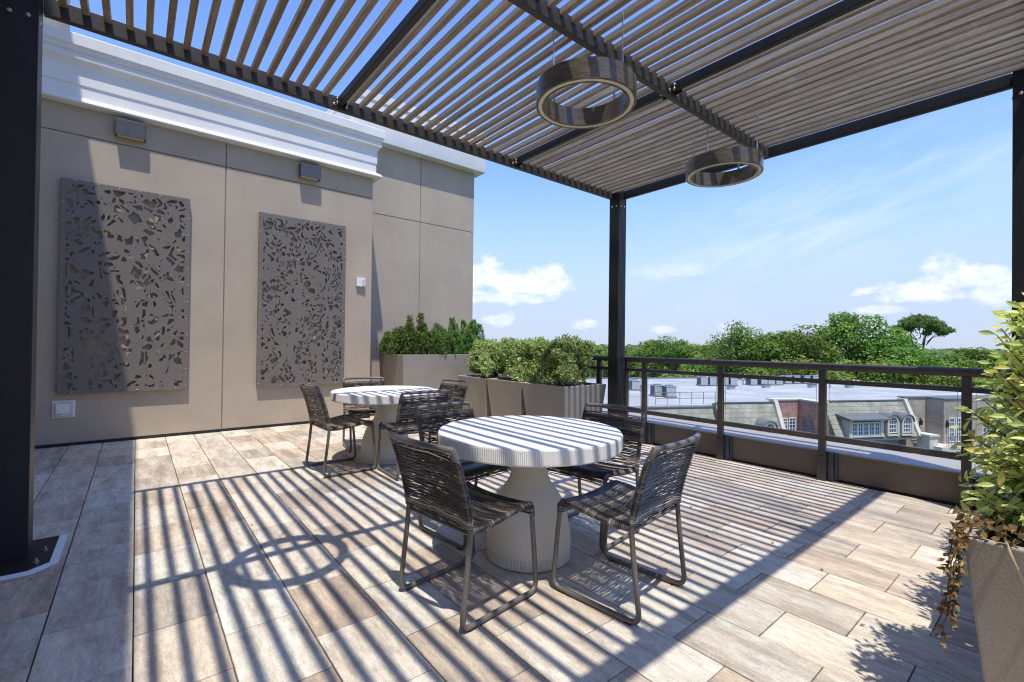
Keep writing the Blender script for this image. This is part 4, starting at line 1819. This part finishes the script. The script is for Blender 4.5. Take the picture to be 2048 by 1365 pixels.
# ------------------------------------------------------------------ the townhouses across the street
ANG = D2R(-27.6)
EX = Vector((math.cos(ANG), math.sin(ANG), 0))
EN = Vector((math.sin(ANG), -math.cos(ANG), 0))    # towards the terrace
P0 = Vector((39.14, 11.60, 0))  # house position and facade layout computed beforehand from image pixels, then hardcoded


class FB(MB):
    """builder in facade coordinates: s along the front, n towards the terrace, z up (mesh stays local to the house)"""

    def sbox(s, s0, s1, n0, n1, z0, z1, m=0):
        return s.box(s0, s1, -n1, -n0, z0, z1, m)


house = thing('townhouse_row', 'row of slate roofed brick townhouses with white flat roof beyond the railing', 'building', (P0.x, P0.y, 0), ANG)


def hobj(name, mb, mats, parent=house, **kw):
    return obj(name, mb, mats, parent, local=True, **kw)


ZR = -2.78
m = FB()
m.sbox(-34, 30, -24, -.35, -13, ZR)
hobj('roof', m, M['roof'])
m = FB()
m.sbox(-34, 30, -24.35, -24.0, -12.9, ZR + .16)
hobj('roof_edge', m, M['zinc'])
m = FB()
m.sbox(-34, 30, -.4, 1.22, -13, -6.45)
hobj('wall', m, M['greybrick'])


def mansard(s0, s1, ztop, zbot, out=1.15, left_cap=False, right_cap=True):
    m = FB()
    m.hexa([(s0, .38, zbot), (s0, -out, zbot), (s1, -out, zbot), (s1, .38, zbot)][::1], [(s0, .38, ztop), (s0, 0, ztop), (s1, 0, ztop), (s1, .38, ztop)])
    hobj('mansard', m, M['shingle'])
    m = FB().sbox(s0 - .03, s1 + .03, -.05, .06, ztop + .002, ztop + .09)
    hobj('ridge_cap', m, M['zinc'])
    for flag, sx in ((left_cap, s0 - .30), (right_cap, s1 + .002)):
        if flag:
            m = FB()
            m.hexa([(sx, .38, zbot), (sx, -out - .14, zbot), (sx + .30, -out - .14, zbot), (sx + .30, .38, zbot)],
                   [(sx, .38, ztop + .16), (sx, -.16, ztop + .16), (sx + .30, -.16, ztop + .16), (sx + .30, .38, ztop + .16)])
            hobj('parapet_coping', m, M['stone'])
    m = FB().sbox(s0, s1, out - .15, out + .10, zbot - .20, zbot - .003)
    hobj('gutter', m, M['zinc'])


mansard(-.32, 6.78, -2.65, -5.10)
mansard(-9.1, -4.55, -2.66, -5.4)
mansard(-14.2, -9.35, -2.92, -5.6, right_cap=False)
mansard(-30.0, -14.6, -3.10, -5.6, right_cap=False)
mansard(16.6, 26.0, -2.65, -5.10, right_cap=True)


def sash(parent, s0, s1, n, z0, z1, cols=2, rows_=3):
    m = FB()
    f = .06
    m.sbox(s0, s1, n, n + .05, z1 - f, z1)
    m.sbox(s0, s1, n, n + .05, z0, z0 + f)
    m.sbox(s0, s0 + f, n, n + .05, z0 + f, z1 - f)
    m.sbox(s1 - f, s1, n, n + .05, z0 + f, z1 - f)
    for k in range(1, cols):
        x = s0 + (s1 - s0) * k / cols
        m.sbox(x - .018, x + .018, n, n + .042, z0 + f, z1 - f)
    for k in range(1, rows_):
        z = z0 + (z1 - z0) * k / rows_
        m.sbox(s0 + f, s1 - f, n, n + .038, z - .018, z + .018)
    w_ = hobj('window', m, M['trim'], parent)
    m = FB().sbox(s0 + f * .5, s1 - f * .5, n - .03, n + .012, z0 + f * .5, z1 - f * .5)
    hobj('pane', m, M['pane'], w_)


# box dormer with five windows
m = FB()
m.sbox(.60, .86, -.2, 1.30, -5.05, -3.85)
m.sbox(3.30, 3.56, -.2, 1.30, -5.05, -3.85)
m.sbox(.86, 3.30, -.2, 1.30, -5.05, -4.95)
m.sbox(.86, 3.30, -.2, 1.12, -4.95, -3.98)
m.sbox(.55, 3.60, -.2, 1.36, -3.85, -3.72)
d1 = hobj('dormer', m, M['stone'])
m = FB()
m.hexa([(.28, .0, -3.66), (.36, -1.62, -3.82), (3.80, -1.62, -3.82), (3.88, .0, -3.66)], [(.28, .0, -3.36), (.36, -1.62, -3.72), (3.80, -1.62, -3.72), (3.88, .0, -3.36)])
hobj('dormer_roof', m, M['zinc'], d1)
for k in range(5):
    a = .88 + k * .484
    sash(d1, a + .015, a + .468, 1.20, -4.93, -4.0)


def arch_dormer(sc, zs, parent=house, zb=-4.92, hw=.36, ztop=None):
    m = FB()
    # front frame: arch ring
    pts_o, pts_i = [], []
    for k in range(13):
        a = PI * k / 12
        pts_o.append((sc + math.cos(a) * (hw + .17), zs + math.sin(a) * (hw + .12)))
        pts_i.append((sc + math.cos(a) * hw, zs + math.sin(a) * (hw - .05)))
    pts_o = [(sc + hw + .17, zb)] + pts_o + [(sc - hw - .17, zb)]
    pts_i = [(sc + hw, zb + .1)] + pts_i + [(sc - hw, zb + .1)]
    for k in range(len(pts_o) - 1):
        o1, o2, i1, i2 = pts_o[k], pts_o[k + 1], pts_i[k], pts_i[k + 1]
        m.hexa([(o1[0], -1.30, o1[1]), (o2[0], -1.30, o2[1]), (i2[0], -1.30, i2[1]), (i1[0], -1.30, i1[1])][::-1],
               [(o1[0], -1.12, o1[1]), (o2[0], -1.12, o2[1]), (i2[0], -1.12, i2[1]), (i1[0], -1.12, i1[1])][::-1])
    m.sbox(sc - hw - .17, sc + hw + .17, .2, 1.31, zb - .1, zb)
    m.sbox(sc - hw - .15, sc - hw, .2, 1.12, zb, zs)
    m.sbox(sc + hw, sc + hw + .15, .2, 1.12, zb, zs)
    d = hobj('dormer', m, M['stone'], parent, smooth=35)
    m = FB()
    pr = None
    for k in range(13):
        a = PI * (-.02 + 1.04 * k / 12)
        x, z = sc + math.cos(a) * (hw + .24), zs + math.sin(a) * (hw + .20)
        ia = m.vert((x, -1.36, z))
        ib = m.vert((x, .15, z + .12))
        ic = m.vert((sc + math.cos(a) * (hw + .18), -1.36, zs + math.sin(a) * (hw + .135)))
        if pr:
            m.face((pr[0], ia, ib, pr[1]))
            m.face((pr[2], ic, ia, pr[0]))
        pr = (ia, ib, ic)
    hobj('dormer_roof', m, M['zinc'], d, smooth=40)
    # window: rectangular sash below, fanlight pane above
    m = FB()
    f = .05
    m.sbox(sc - hw, sc - hw + f, 1.18, 1.24, zb + .1, zs)
    m.sbox(sc + hw - f, sc + hw, 1.18, 1.24, zb + .1, zs)
    m.sbox(sc - hw + f, sc + hw - f, 1.18, 1.24, zb + .1, zb + .1 + f)
    for k in (1, 2):
        x = sc - hw + 2 * hw * k / 3
        m.sbox(x - .016, x + .016, 1.18, 1.225, zb + .1 + f, zs + hw * .7)
    for k in range(1, 4):
        z = zb + .1 + (zs + hw * .3 - zb - .1) * k / 3
        m.sbox(sc - hw + f, sc + hw - f, 1.18, 1.222, z - .02, z + .02)
    w_ = hobj('window', m, M['trim'], d)
    m = FB()
    pts = [(sc + hw, zb + .1)] + [(sc + math.cos(PI * k / 10) * hw, zs + math.sin(PI * k / 10) * (hw - .04)) for k in range(11)] + [(sc - hw, zb + .1)]
    m.prism(pts, lambda p: (p[0], -1.17, p[1]), lambda p: (p[0], -1.14, p[1]))
    hobj('pane', m, M['pane'], w_)


arch_dormer(4.42, -4.02)
arch_dormer(5.70, -4.02)
arch_dormer(-5.85, -4.25, zb=-5.15)

# red brick bay
m = FB()
m.hexa([(-4.25, .38, -6.4), (-4.25, -.02, -6.4), (-2.422, -.02, -6.4), (-2.422, .38, -6.4)], [(-4.25, .38, -2.50), (-4.25, -.02, -2.50), (-2.422, -.02, -2.50), (-2.422, .38, -2.50)])
m.hexa([(-2.42, .38, -6.4), (-2.42, -1.75, -6.4), (-1.72, -1.75, -6.4), (-1.72, .38, -6.4)], [(-2.42, .38, -2.50), (-2.42, -1.75, -2.50), (-1.72, -1.75, -2.50), (-1.72, .38, -2.50)])
bay = hobj('brick_bay', m, M['redbrick'])
m = FB()
m.sbox(-4.6, -2.48, -.6, .08, -2.498, -2.40)
m.sbox(-2.478, -1.66, -.6, 1.81, -2.498, -2.40)
hobj('bay_coping', m, M['stone'], bay)
sash(bay, -3.76, -3.36, .025, -4.75, -3.76, 2, 4)
sash(bay, -3.24, -2.66, .025, -4.75, -3.74, 2, 4)
m = FB().box(-2.44, -2.415, -1.32, -.42, -4.85, -3.80)
hobj('window', m, M['pane'], bay)

# buff brick bays with a balcony
m = FB()
m.hexa([(7.09, .38, -6.4), (7.09, -.10, -6.4), (8.95, -.10, -6.4), (8.95, .38, -6.4)], [(7.09, .38, -2.45), (7.09, -.10, -2.45), (8.95, -.10, -2.45), (8.95, .38, -2.45)])
m.sbox(8.952, 16.3, -.38, 1.32, -6.4, -2.45)
bay = hobj('brick_bay', m, M['greybrick'])
m = FB()
m.hexa([(7.0, .55, -2.448), (7.0, -.16, -2.448), (8.898, -.16, -2.448), (8.898, .55, -2.448)], [(7.0, .55, -2.37), (7.0, -.16, -2.37), (8.898, -.16, -2.37), (8.898, .55, -2.37)])
m.sbox(8.90, 16.36, -.55, 1.38, -2.448, -2.37)
hobj('bay_coping', m, M['zinc'], bay)
sash(bay, 7.55, 8.05, .105, -5.6, -3.9, 1, 4)
sash(bay, 9.42, 9.92, 1.322, -5.60, -3.80, 2, 5)
sash(bay, 10.04, 10.54, 1.322, -5.60, -3.80, 2, 5)
sash(bay, 12.6, 13.4, 1.322, -5.40, -3.80, 2, 4)
for s_, n_ in ((8.35, .11), (9.20, 1.325)):
    m = FB()
    m.sbox(s_ - .07, s_ + .07, n_ + .02, n_ + .16, -4.5, -4.12)
    m.sbox(s_ - .03, s_ + .03, n_, n_ + .09, -4.1, -3.98)
    hobj('lantern', m, M['bronze'], bay)
m = FB().sbox(7.35, 14.0, .39, 2.35, -6.05, -5.72)
m.sbox(7.0, 7.75, .9, 1.8, -6.4, -5.05)
m.sbox(6.90, 7.85, .82, 1.88, -5.048, -4.92)
bal = hobj('balcony', m, M['stone'])
m = FB()
for s0, s1 in ((7.88, 14.0),):
    m.sbox(s0, s1, 2.26, 2.29, -5.02, -4.98)
    m.sbox(s0, s1, 2.26, 2.29, -5.66, -5.63)
    k = s0
    while k < s1:
        m.sbox(k, k + .018, 2.265, 2.285, -5.63, -5.02)
        k += .14
hobj('balcony_rail', m, M['zinc'], bal)

# low roof rail beside the condensers
rr = thing('roof_rail', 'thin metal guard rail standing at the near edge of the white roof', 'railing', (P0.x, P0.y, ZR), ANG)
m = FB()
for q, (s0, s1) in enumerate(((-13.2, -8.6),)):
    for z in (.42, .84):
        m.tube([(s0, .75, z), (s1, .75, z)], .022, 5)
    for k in range(6):
        x = s0 + (s1 - s0) * k / 5
        m.tube([(x, .75, 0), (x, .75, .85)], .022, 5)
obj('rail_bars', m, M['zinc'], rr, local=True)


def make_unit(label, loc):
    t = thing('condenser_unit', label, 'air conditioner', loc, ANG, group='condensers on the white roof')
    m = MB()
    m.box(-.42, .42, -.42, .42, .10, .16)
    m.box(-.42, .42, -.42, .42, .86, .94)
    for x in (-.40, .34):
        for y in (-.40, .34):
            m.box(x, x + .06, y, y + .06, .16, .86)
    m.box(-.34, .34, -.39, -.36, .16, .86)
    obj('cabinet', m, M['unit'], t, local=True, bevel=.01)
    m = MB()
    m.box(-.36, .36, -.355, .36, .17, .855)
    for k in range(9):
        z = .2 + k * .072
        m.box(-.395, -.362, -.34, .34, z, z + .03)
        m.box(.362, .395, -.34, .34, z, z + .03)
    obj('coil', m, M['louver'], t, local=True)
    m = MB().lathe([(.10, .95), (.33, .95), (.33, .985), (.10, .985)], 0, 0, 16, cap=False)
    m.tube([(-.33, 0, .975), (.33, 0, .975)], .015, 4)
    m.tube([(0, -.33, .975), (0, .33, .975)], .015, 4)
    obj('fan_grille', m, M['louver'], t, local=True)
    m = MB().box(-.46, .46, -.46, .46, 0.0, .098)
    obj('mounting_base', m, M['zinc'], t, local=True)
    return t


units = [((45.55, 24.6), 'condenser leftmost in the row of four behind the middle railing post'),
         ((46.45, 24.1), 'condenser second from left in the row of four behind the middle railing post'),
         ((47.55, 23.45), 'condenser third from left in the row of four behind the middle railing post'),
         ((48.45, 22.95), 'condenser rightmost in the row of four behind the middle railing post'),
         ((50.8, 21.95), 'condenser leftmost of the cluster behind the red brick bay'),
         ((51.75, 21.3), 'condenser second from left of the cluster behind the red brick bay'),
         ((52.6, 20.9), 'condenser third from left of the cluster behind the red brick bay'),
         ((53.6, 20.5), 'condenser fourth from left of the cluster behind the red brick bay'),
         ((56.3, 20.6), 'condenser leftmost of the farthest group left of the right railing post'),
         ((57.3, 20.1), 'condenser second from left of the farthest group near the right railing post'),
         ((58.8, 19.6), 'condenser third from left of the farthest group near the right railing post'),
         ((59.9, 19.1), 'condenser rightmost of the farthest group near the right railing post'),
         ((35.2, 25.5), 'condenser alone at far left beside the dark corner post'),
         ((32.55, 21.4), 'condenser left of the pair behind the thin roof guard rail'),
         ((32.75, 20.45), 'larger condenser right of the pair behind the thin roof guard rail')]
u0 = None
for (x, y), lab in units:
    if u0 is None:
        u0 = make_unit(lab, (x, y, ZR))
    else:
        dup_tree(u0, (x, y, ZR), ANG + random.uniform(-.05, .05), lab)


def roof_vent(x, y, lab, k):
    t = thing('roof_vent', lab, 'vent', (x, y, ZR), ANG, group='small vents on the white roof')
    m = MB()
    if k:
        m.box(-.3, .3, -.25, .25, 0, .32)
        obj('curb', m, M['unit'], t, local=True)
        obj('hood', MB().box(-.36, .36, -.31, .31, .322, .42), M['zinc'], t, local=True)
    else:
        m.tube([(0, 0, 0), (0, 0, .6)], .09, 8)
        obj('pipe', m, M['unit'], t, local=True)
        obj('hood', MB().tube([(0, 0, .6), (0, 0, .66), (0, 0, .78)], [.13, .16, .05], 8), M['unit'], t, local=True)


roof_vent(48.6, 19.6, 'squat square roof vent in front of the condenser cluster', 1)
roof_vent(53.6, 17.2, 'squat square roof vent behind the right railing post, left of it', 1)
roof_vent(57.0, 14.9, 'squat square roof vent alone right of the right railing post', 1)
roof_vent(49.9, 22.4, 'thin pipe vent standing left of the condenser cluster', 0)
roof_vent(34.2, 24.1, 'thin pipe vent standing by the far left condenser', 0)
roof_vent(51.2, 27.0, 'thin pipe vent alone far back on the roof, left of the row of four', 0)
roof_vent(44.0, 20.9, 'squat square roof vent in front of the row of four condensers', 1)
roof_vent(55.0, 16.0, 'thin pipe vent between the two squat vents at the far side', 0)
sk = thing('roof_skylight', 'long low skylight curb at the far right of the white roof', 'skylight', (63.4, 10.6, ZR), ANG + .1)
obj('curb', MB().box(-1.6, 1.6, -.9, .9, 0, .22), M['zinc'], sk, local=True)
obj('pane', MB().box(-1.5, 1.5, -.8, .8, .222, .29), M['roof'], sk, local=True)

# ------------------------------------------------------------------ trees


def make_tree(name, seed, H, crown_r, crown_h, nleaf, lumps_n, lab, ls=.34, dark=(.055, .105, .020), light=(.235, .345, .072), open_=.0, trunk_r=.28):
    """round crowned broadleaf; H is the total height, base at z=0"""
    random.seed(seed)
    t = thing(name, lab, 'tree', (0, 0, 0), 0, group='trees beyond the townhouses')
    tr = MB()
    zc = H - crown_h * .52
    tr.tube([(0, 0, 0), (random.uniform(-.2, .2), random.uniform(-.2, .2), zc * .5), (random.uniform(-.4, .4), random.uniform(-.4, .4), zc), (0, 0, H - 1.2)],
            [trunk_r, trunk_r * .75, trunk_r * .5, .05], 8)
    lumps = []
    for k in range(lumps_n):
        v = rvec()
        if v.z < -.5:
            v.z = -v.z
        f = random.uniform(.45, .86)
        c = Vector((v.x * crown_r * f, v.y * crown_r * f, zc + v.z * crown_h * .5 * f))
        r_ = random.uniform(.22, .40) * crown_r
        lumps.append((c, r_, random.uniform(-.15, .15)))
        a = Vector((0, 0, max(zc * .55, c.z - crown_h * .45)))
        tr.tube([a, a.lerp(c, .5) + Vector((0, 0, .3)), c], [trunk_r * .35, trunk_r * .22, .03], 5)
    obj('trunk', tr, M['bark'], t, smooth=60, local=True)
    m = MB()
    per = nleaf // lumps_n
    for c, r_, tone in lumps:
        for k in range(per):
            v = rvec()
            if v.z < -.35 and random.random() < .6:
                continue
            q = random.uniform(.62, 1.06) if random.random() > open_ else random.uniform(1.0, 1.3)
            bump = 1 + .18 * math.sin(v.x * 7 + c.x) * math.sin(v.y * 6 + c.y) + .1 * math.sin(v.z * 9 + c.z)
            p = c + Vector((v.x, v.y, v.z * .78)) * r_ * q * bump
            n = (v + rvec() * .9 + Vector((0, 0, .5))).normalized()
            d = n.orthogonal().normalized()
            d = (d * math.cos(k) + n.cross(d) * math.sin(k))
            m.col = mixc(dark, light, max(0, min(1, random.random() * .9 + tone)))
            s_ = ls * random.uniform(.6, 1.25)
            leaf2(m, p - d * s_ * .5, d, n, s_, s_ * .75, .18)
    obj('crown', m, M['treeleaf'], t, local=True, use_col=True)
    return t


def make_pine(lab):
    random.seed(404)
    t = thing('pine_tree', lab, 'tree', (0, 0, 0), 0)
    H = 19.0
    tr = MB()
    tr.tube([(0, 0, 0), (.1, 0, 8), (.3, 0, 13), (.9, 0.1, 15.5), (1.4, .1, 18.2)], [.36, .3, .24, .16, .04], 8)
    tr.tube([(.2, 0, 12), (-.6, 0, 14.2), (-1.2, 0, 16.5), (-1.3, 0, 18)], [.2, .16, .1, .03], 7)
    m = MB()
    pads = [(-3.0, .3, 17.0, 1.6, .55), (-1.7, -.4, 18.1, 1.7, .65), (-.2, .3, 18.7, 1.8, .65), (1.5, -.2, 18.3, 1.7, .65), (2.9, .2, 17.5, 1.6, .55), (4.2, -.2, 16.6, 1.4, .42),
            (-3.9, -.3, 16.5, 1.1, .36), (.2, -.8, 17.5, 1.5, .5), (2.2, .6, 16.9, 1.4, .45), (-1.8, .6, 16.9, 1.3, .42), (3.6, 0, 16.1, 1.0, .3), (1.3, .2, 16.1, .8, .25)]
    pads = [(x, y, 19.3 - (19.3 - z) * .78, r_, h_ * .85) for x, y, z, r_, h_ in pads]
    for x, y, z, r_, h_ in pads:
        tr.tube([(x * .25 + .3, y * .2, z - 1.6), (x * .6, y * .6, z - .6), (x, y, z - .1)], [.09, .06, .02], 5)
        for k in range(900):
            v = rvec()
            q = random.uniform(.5, 1.05)
            p = Vector((x + v.x * r_ * q, y + v.y * r_ * q, z + v.z * h_ * q + .12 * math.sin(v.x * 9 + x)))
            n = (Vector((0, 0, 1)) + rvec() * .9).normalized()
            d = (rvec() + Vector((0, 0, .3))).normalized()
            m.col = mixc((.065, .105, .030), (.22, .28, .085), random.random())
            s_ = random.uniform(.18, .38)
            leaf2(m, p, d, n, s_, s_ * .55, .2)
    obj('trunk', tr, M['bark'], t, smooth=60, local=True)
    obj('crown', m, M['treeleaf'], t, local=True, use_col=True)
    return t


GZ = gz


def ray_dir(u, v):
    """horizontal world direction of the camera ray through an image point (u, v as tangents)"""
    return Vector((0.775226 * u + 0.631525 - 0.014211 * v, -0.631566 * u + 0.775320 + 0.001937 * v, 0))


protoA = make_tree('broadleaf_tree', 101, 18.0, 5.6, 11.0, 9500, 26, 'x')
protoB = make_tree('broadleaf_tree', 102, 17.0, 4.6, 11.5, 7500, 22, 'x', light=(.275, .385, .078), dark=(.065, .122, .024))
protoC = make_tree('broadleaf_tree', 103, 15.0, 4.2, 9.0, 6500, 18, 'x', light=(.32, .42, .09), dark=(.078, .142, .028))
protoD = make_tree('broadleaf_tree', 104, 18.0, 4.6, 11.0, 4200, 24, 'x', ls=.30, light=(.22, .30, .07), open_=.35)
protos = {'A': (protoA, 18.0), 'B': (protoB, 17.0), 'C': (protoC, 15.0), 'D': (protoD, 18.0)}
used = set()
# kind, x, y, top height, width factor, label
TREES = [
    ('B', 92, 82, .9, 1.0, 'green tree crown showing between the cream shrubs and the corner post'),
    ('C', 76, 62, 1.6, .9, 'dark little tree just left of the corner post at the skyline'),
    ('B', 84, 56.5, 3.0, 1.1, 'pale green tree right of the corner post, first in the tree line'),
    ('A', 82, 50, 4.0, .95, 'rounded mid green tree second right of the corner post'),
    ('C', 84, 46.5, 3.2, 1.0, 'green tree with a small pointed top before the gap in the tree line'),
    ('C', 74, 39, 1.4, 1.1, 'low olive green tree in the dip of the tree line'),
    ('D', 68, 33.5, 3.6, .9, 'thin airy tree on the left shoulder of the big dark trees'),
    ('D', 65, 30.0, 5.2, 1.0, 'airy tree with wispy twigs above the dark crown'),
    ('A', 66, 27.5, 4.7, 1.05, 'dark rounded tree, left of the two big dark crowns'),
    ('A', 69, 23.6, 5.0, 1.15, 'dark rounded tree, right of the two big dark crowns'),
    ('C', 61, 22.0, 1.0, 1.1, 'bright leafed lower tree in front of the two dark crowns'),
    ('B', 62, 27.0, -.4, 1.1, 'mid green lower tree in front of the left dark crown'),
    ('B', 75, 19.2, 6.6, 1.35, 'tallest bright green tree with gaps of sky in its crown'),
    ('A', 76, 16.0, 4.6, 1.0, 'green tree on the right shoulder of the tallest tree'),
    ('C', 66, 16.3, 1.2, 1.25, 'bright lower tree standing before the tallest tree'),
    ('B', 71, 12.7, 1.9, 1.0, 'dull green tree below and left of the pine'),
    ('A', 77, 11.2, 2.0, 1.0, 'dull green tree right of the pine'),
    ('B', 80, 8.3, 1.9, 1.1, 'green tree left of the front shrub at the skyline'),
    ('C', 70, 9.2, .0, 1.1, 'low bright tree under the pine, above the top rail'),
    ('A', 80, 4.5, 1.6, 1.1, 'green tree mostly behind the front shrub'),
    ('C', 61, 33.0, -1.4, 1.15, 'sunlit bright green tree low behind the white roof, left part'),
    ('C', 63, 37.5, -1.6, 1.15, 'sunlit bright green tree low behind the corner of the roof'),
    ('B', 58, 30.0, -2.0, .9, 'lower green tree right behind the roof edge in the left bay'),
    ('B', 66, 12.0, -.6, 1.1, 'darker low tree behind the far end of the roof'),
    ('C', 72, 5.4, -.4, 1.2, 'low leafy tree near the rail end, beside the front shrub'),
    ('B', 86, 66, .8, 1.1, 'hazy green tree behind the corner post'),
]
random.seed(55)
for kind, x, y, zt_, wf, lab in TREES:
    pr, H = protos[kind]
    sc_ = (zt_ - GZ) / H
    rz = random.uniform(0, 6.28)
    if kind not in used:
        used.add(kind)
        o = pr
        o.location = (x, y, GZ)
        o.rotation_euler = (0, 0, rz)
        o['label'] = lab
    else:
        o = dup_tree(pr, (x, y, GZ), rz, lab)
    o.scale = (wf, wf, sc_)
pine = make_pine('tall umbrella shaped pine with bare forked trunk against the sky')
pine.location = (80.5, 13.4, GZ)
pine.rotation_euler = (0, 0, D2R(-80))
pine.scale = (.63, .63, (5.9 - GZ) / 19.4)

# far woods to the horizon
random.seed(66)
m = MB()
for k in range(1500):
    dist = 105 + 480 * random.random() ** 1.5
    ang = random.uniform(D2R(-14), D2R(64))
    cx, cy = dist * math.cos(ang), dist * math.sin(ang)
    top = 12.4 + .0045 * dist + random.uniform(-1.6, 1.3)
    rad = random.uniform(2.6, 4.6) + dist * .004
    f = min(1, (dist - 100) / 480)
    tone = random.uniform(-.2, .2)
    for q in range(26):
        v = rvec()
        p = Vector((cx + v.x * rad, cy + v.y * rad, GZ + top - rad * .9 + v.z * rad * .9))
        s_ = (.75 + dist * .0026) * random.uniform(.7, 1.3)
        n = (v + rvec() * .7 + Vector((0, 0, .4))).normalized()
        d = n.orthogonal().normalized()
        d = d * math.cos(k + q) + n.cross(d) * math.sin(k + q)
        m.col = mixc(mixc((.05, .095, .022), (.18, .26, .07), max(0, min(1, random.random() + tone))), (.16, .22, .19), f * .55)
        leaf2(m, p - d * s_ * .6, d, n, s_ * 1.3, s_ * 1.1, .12)
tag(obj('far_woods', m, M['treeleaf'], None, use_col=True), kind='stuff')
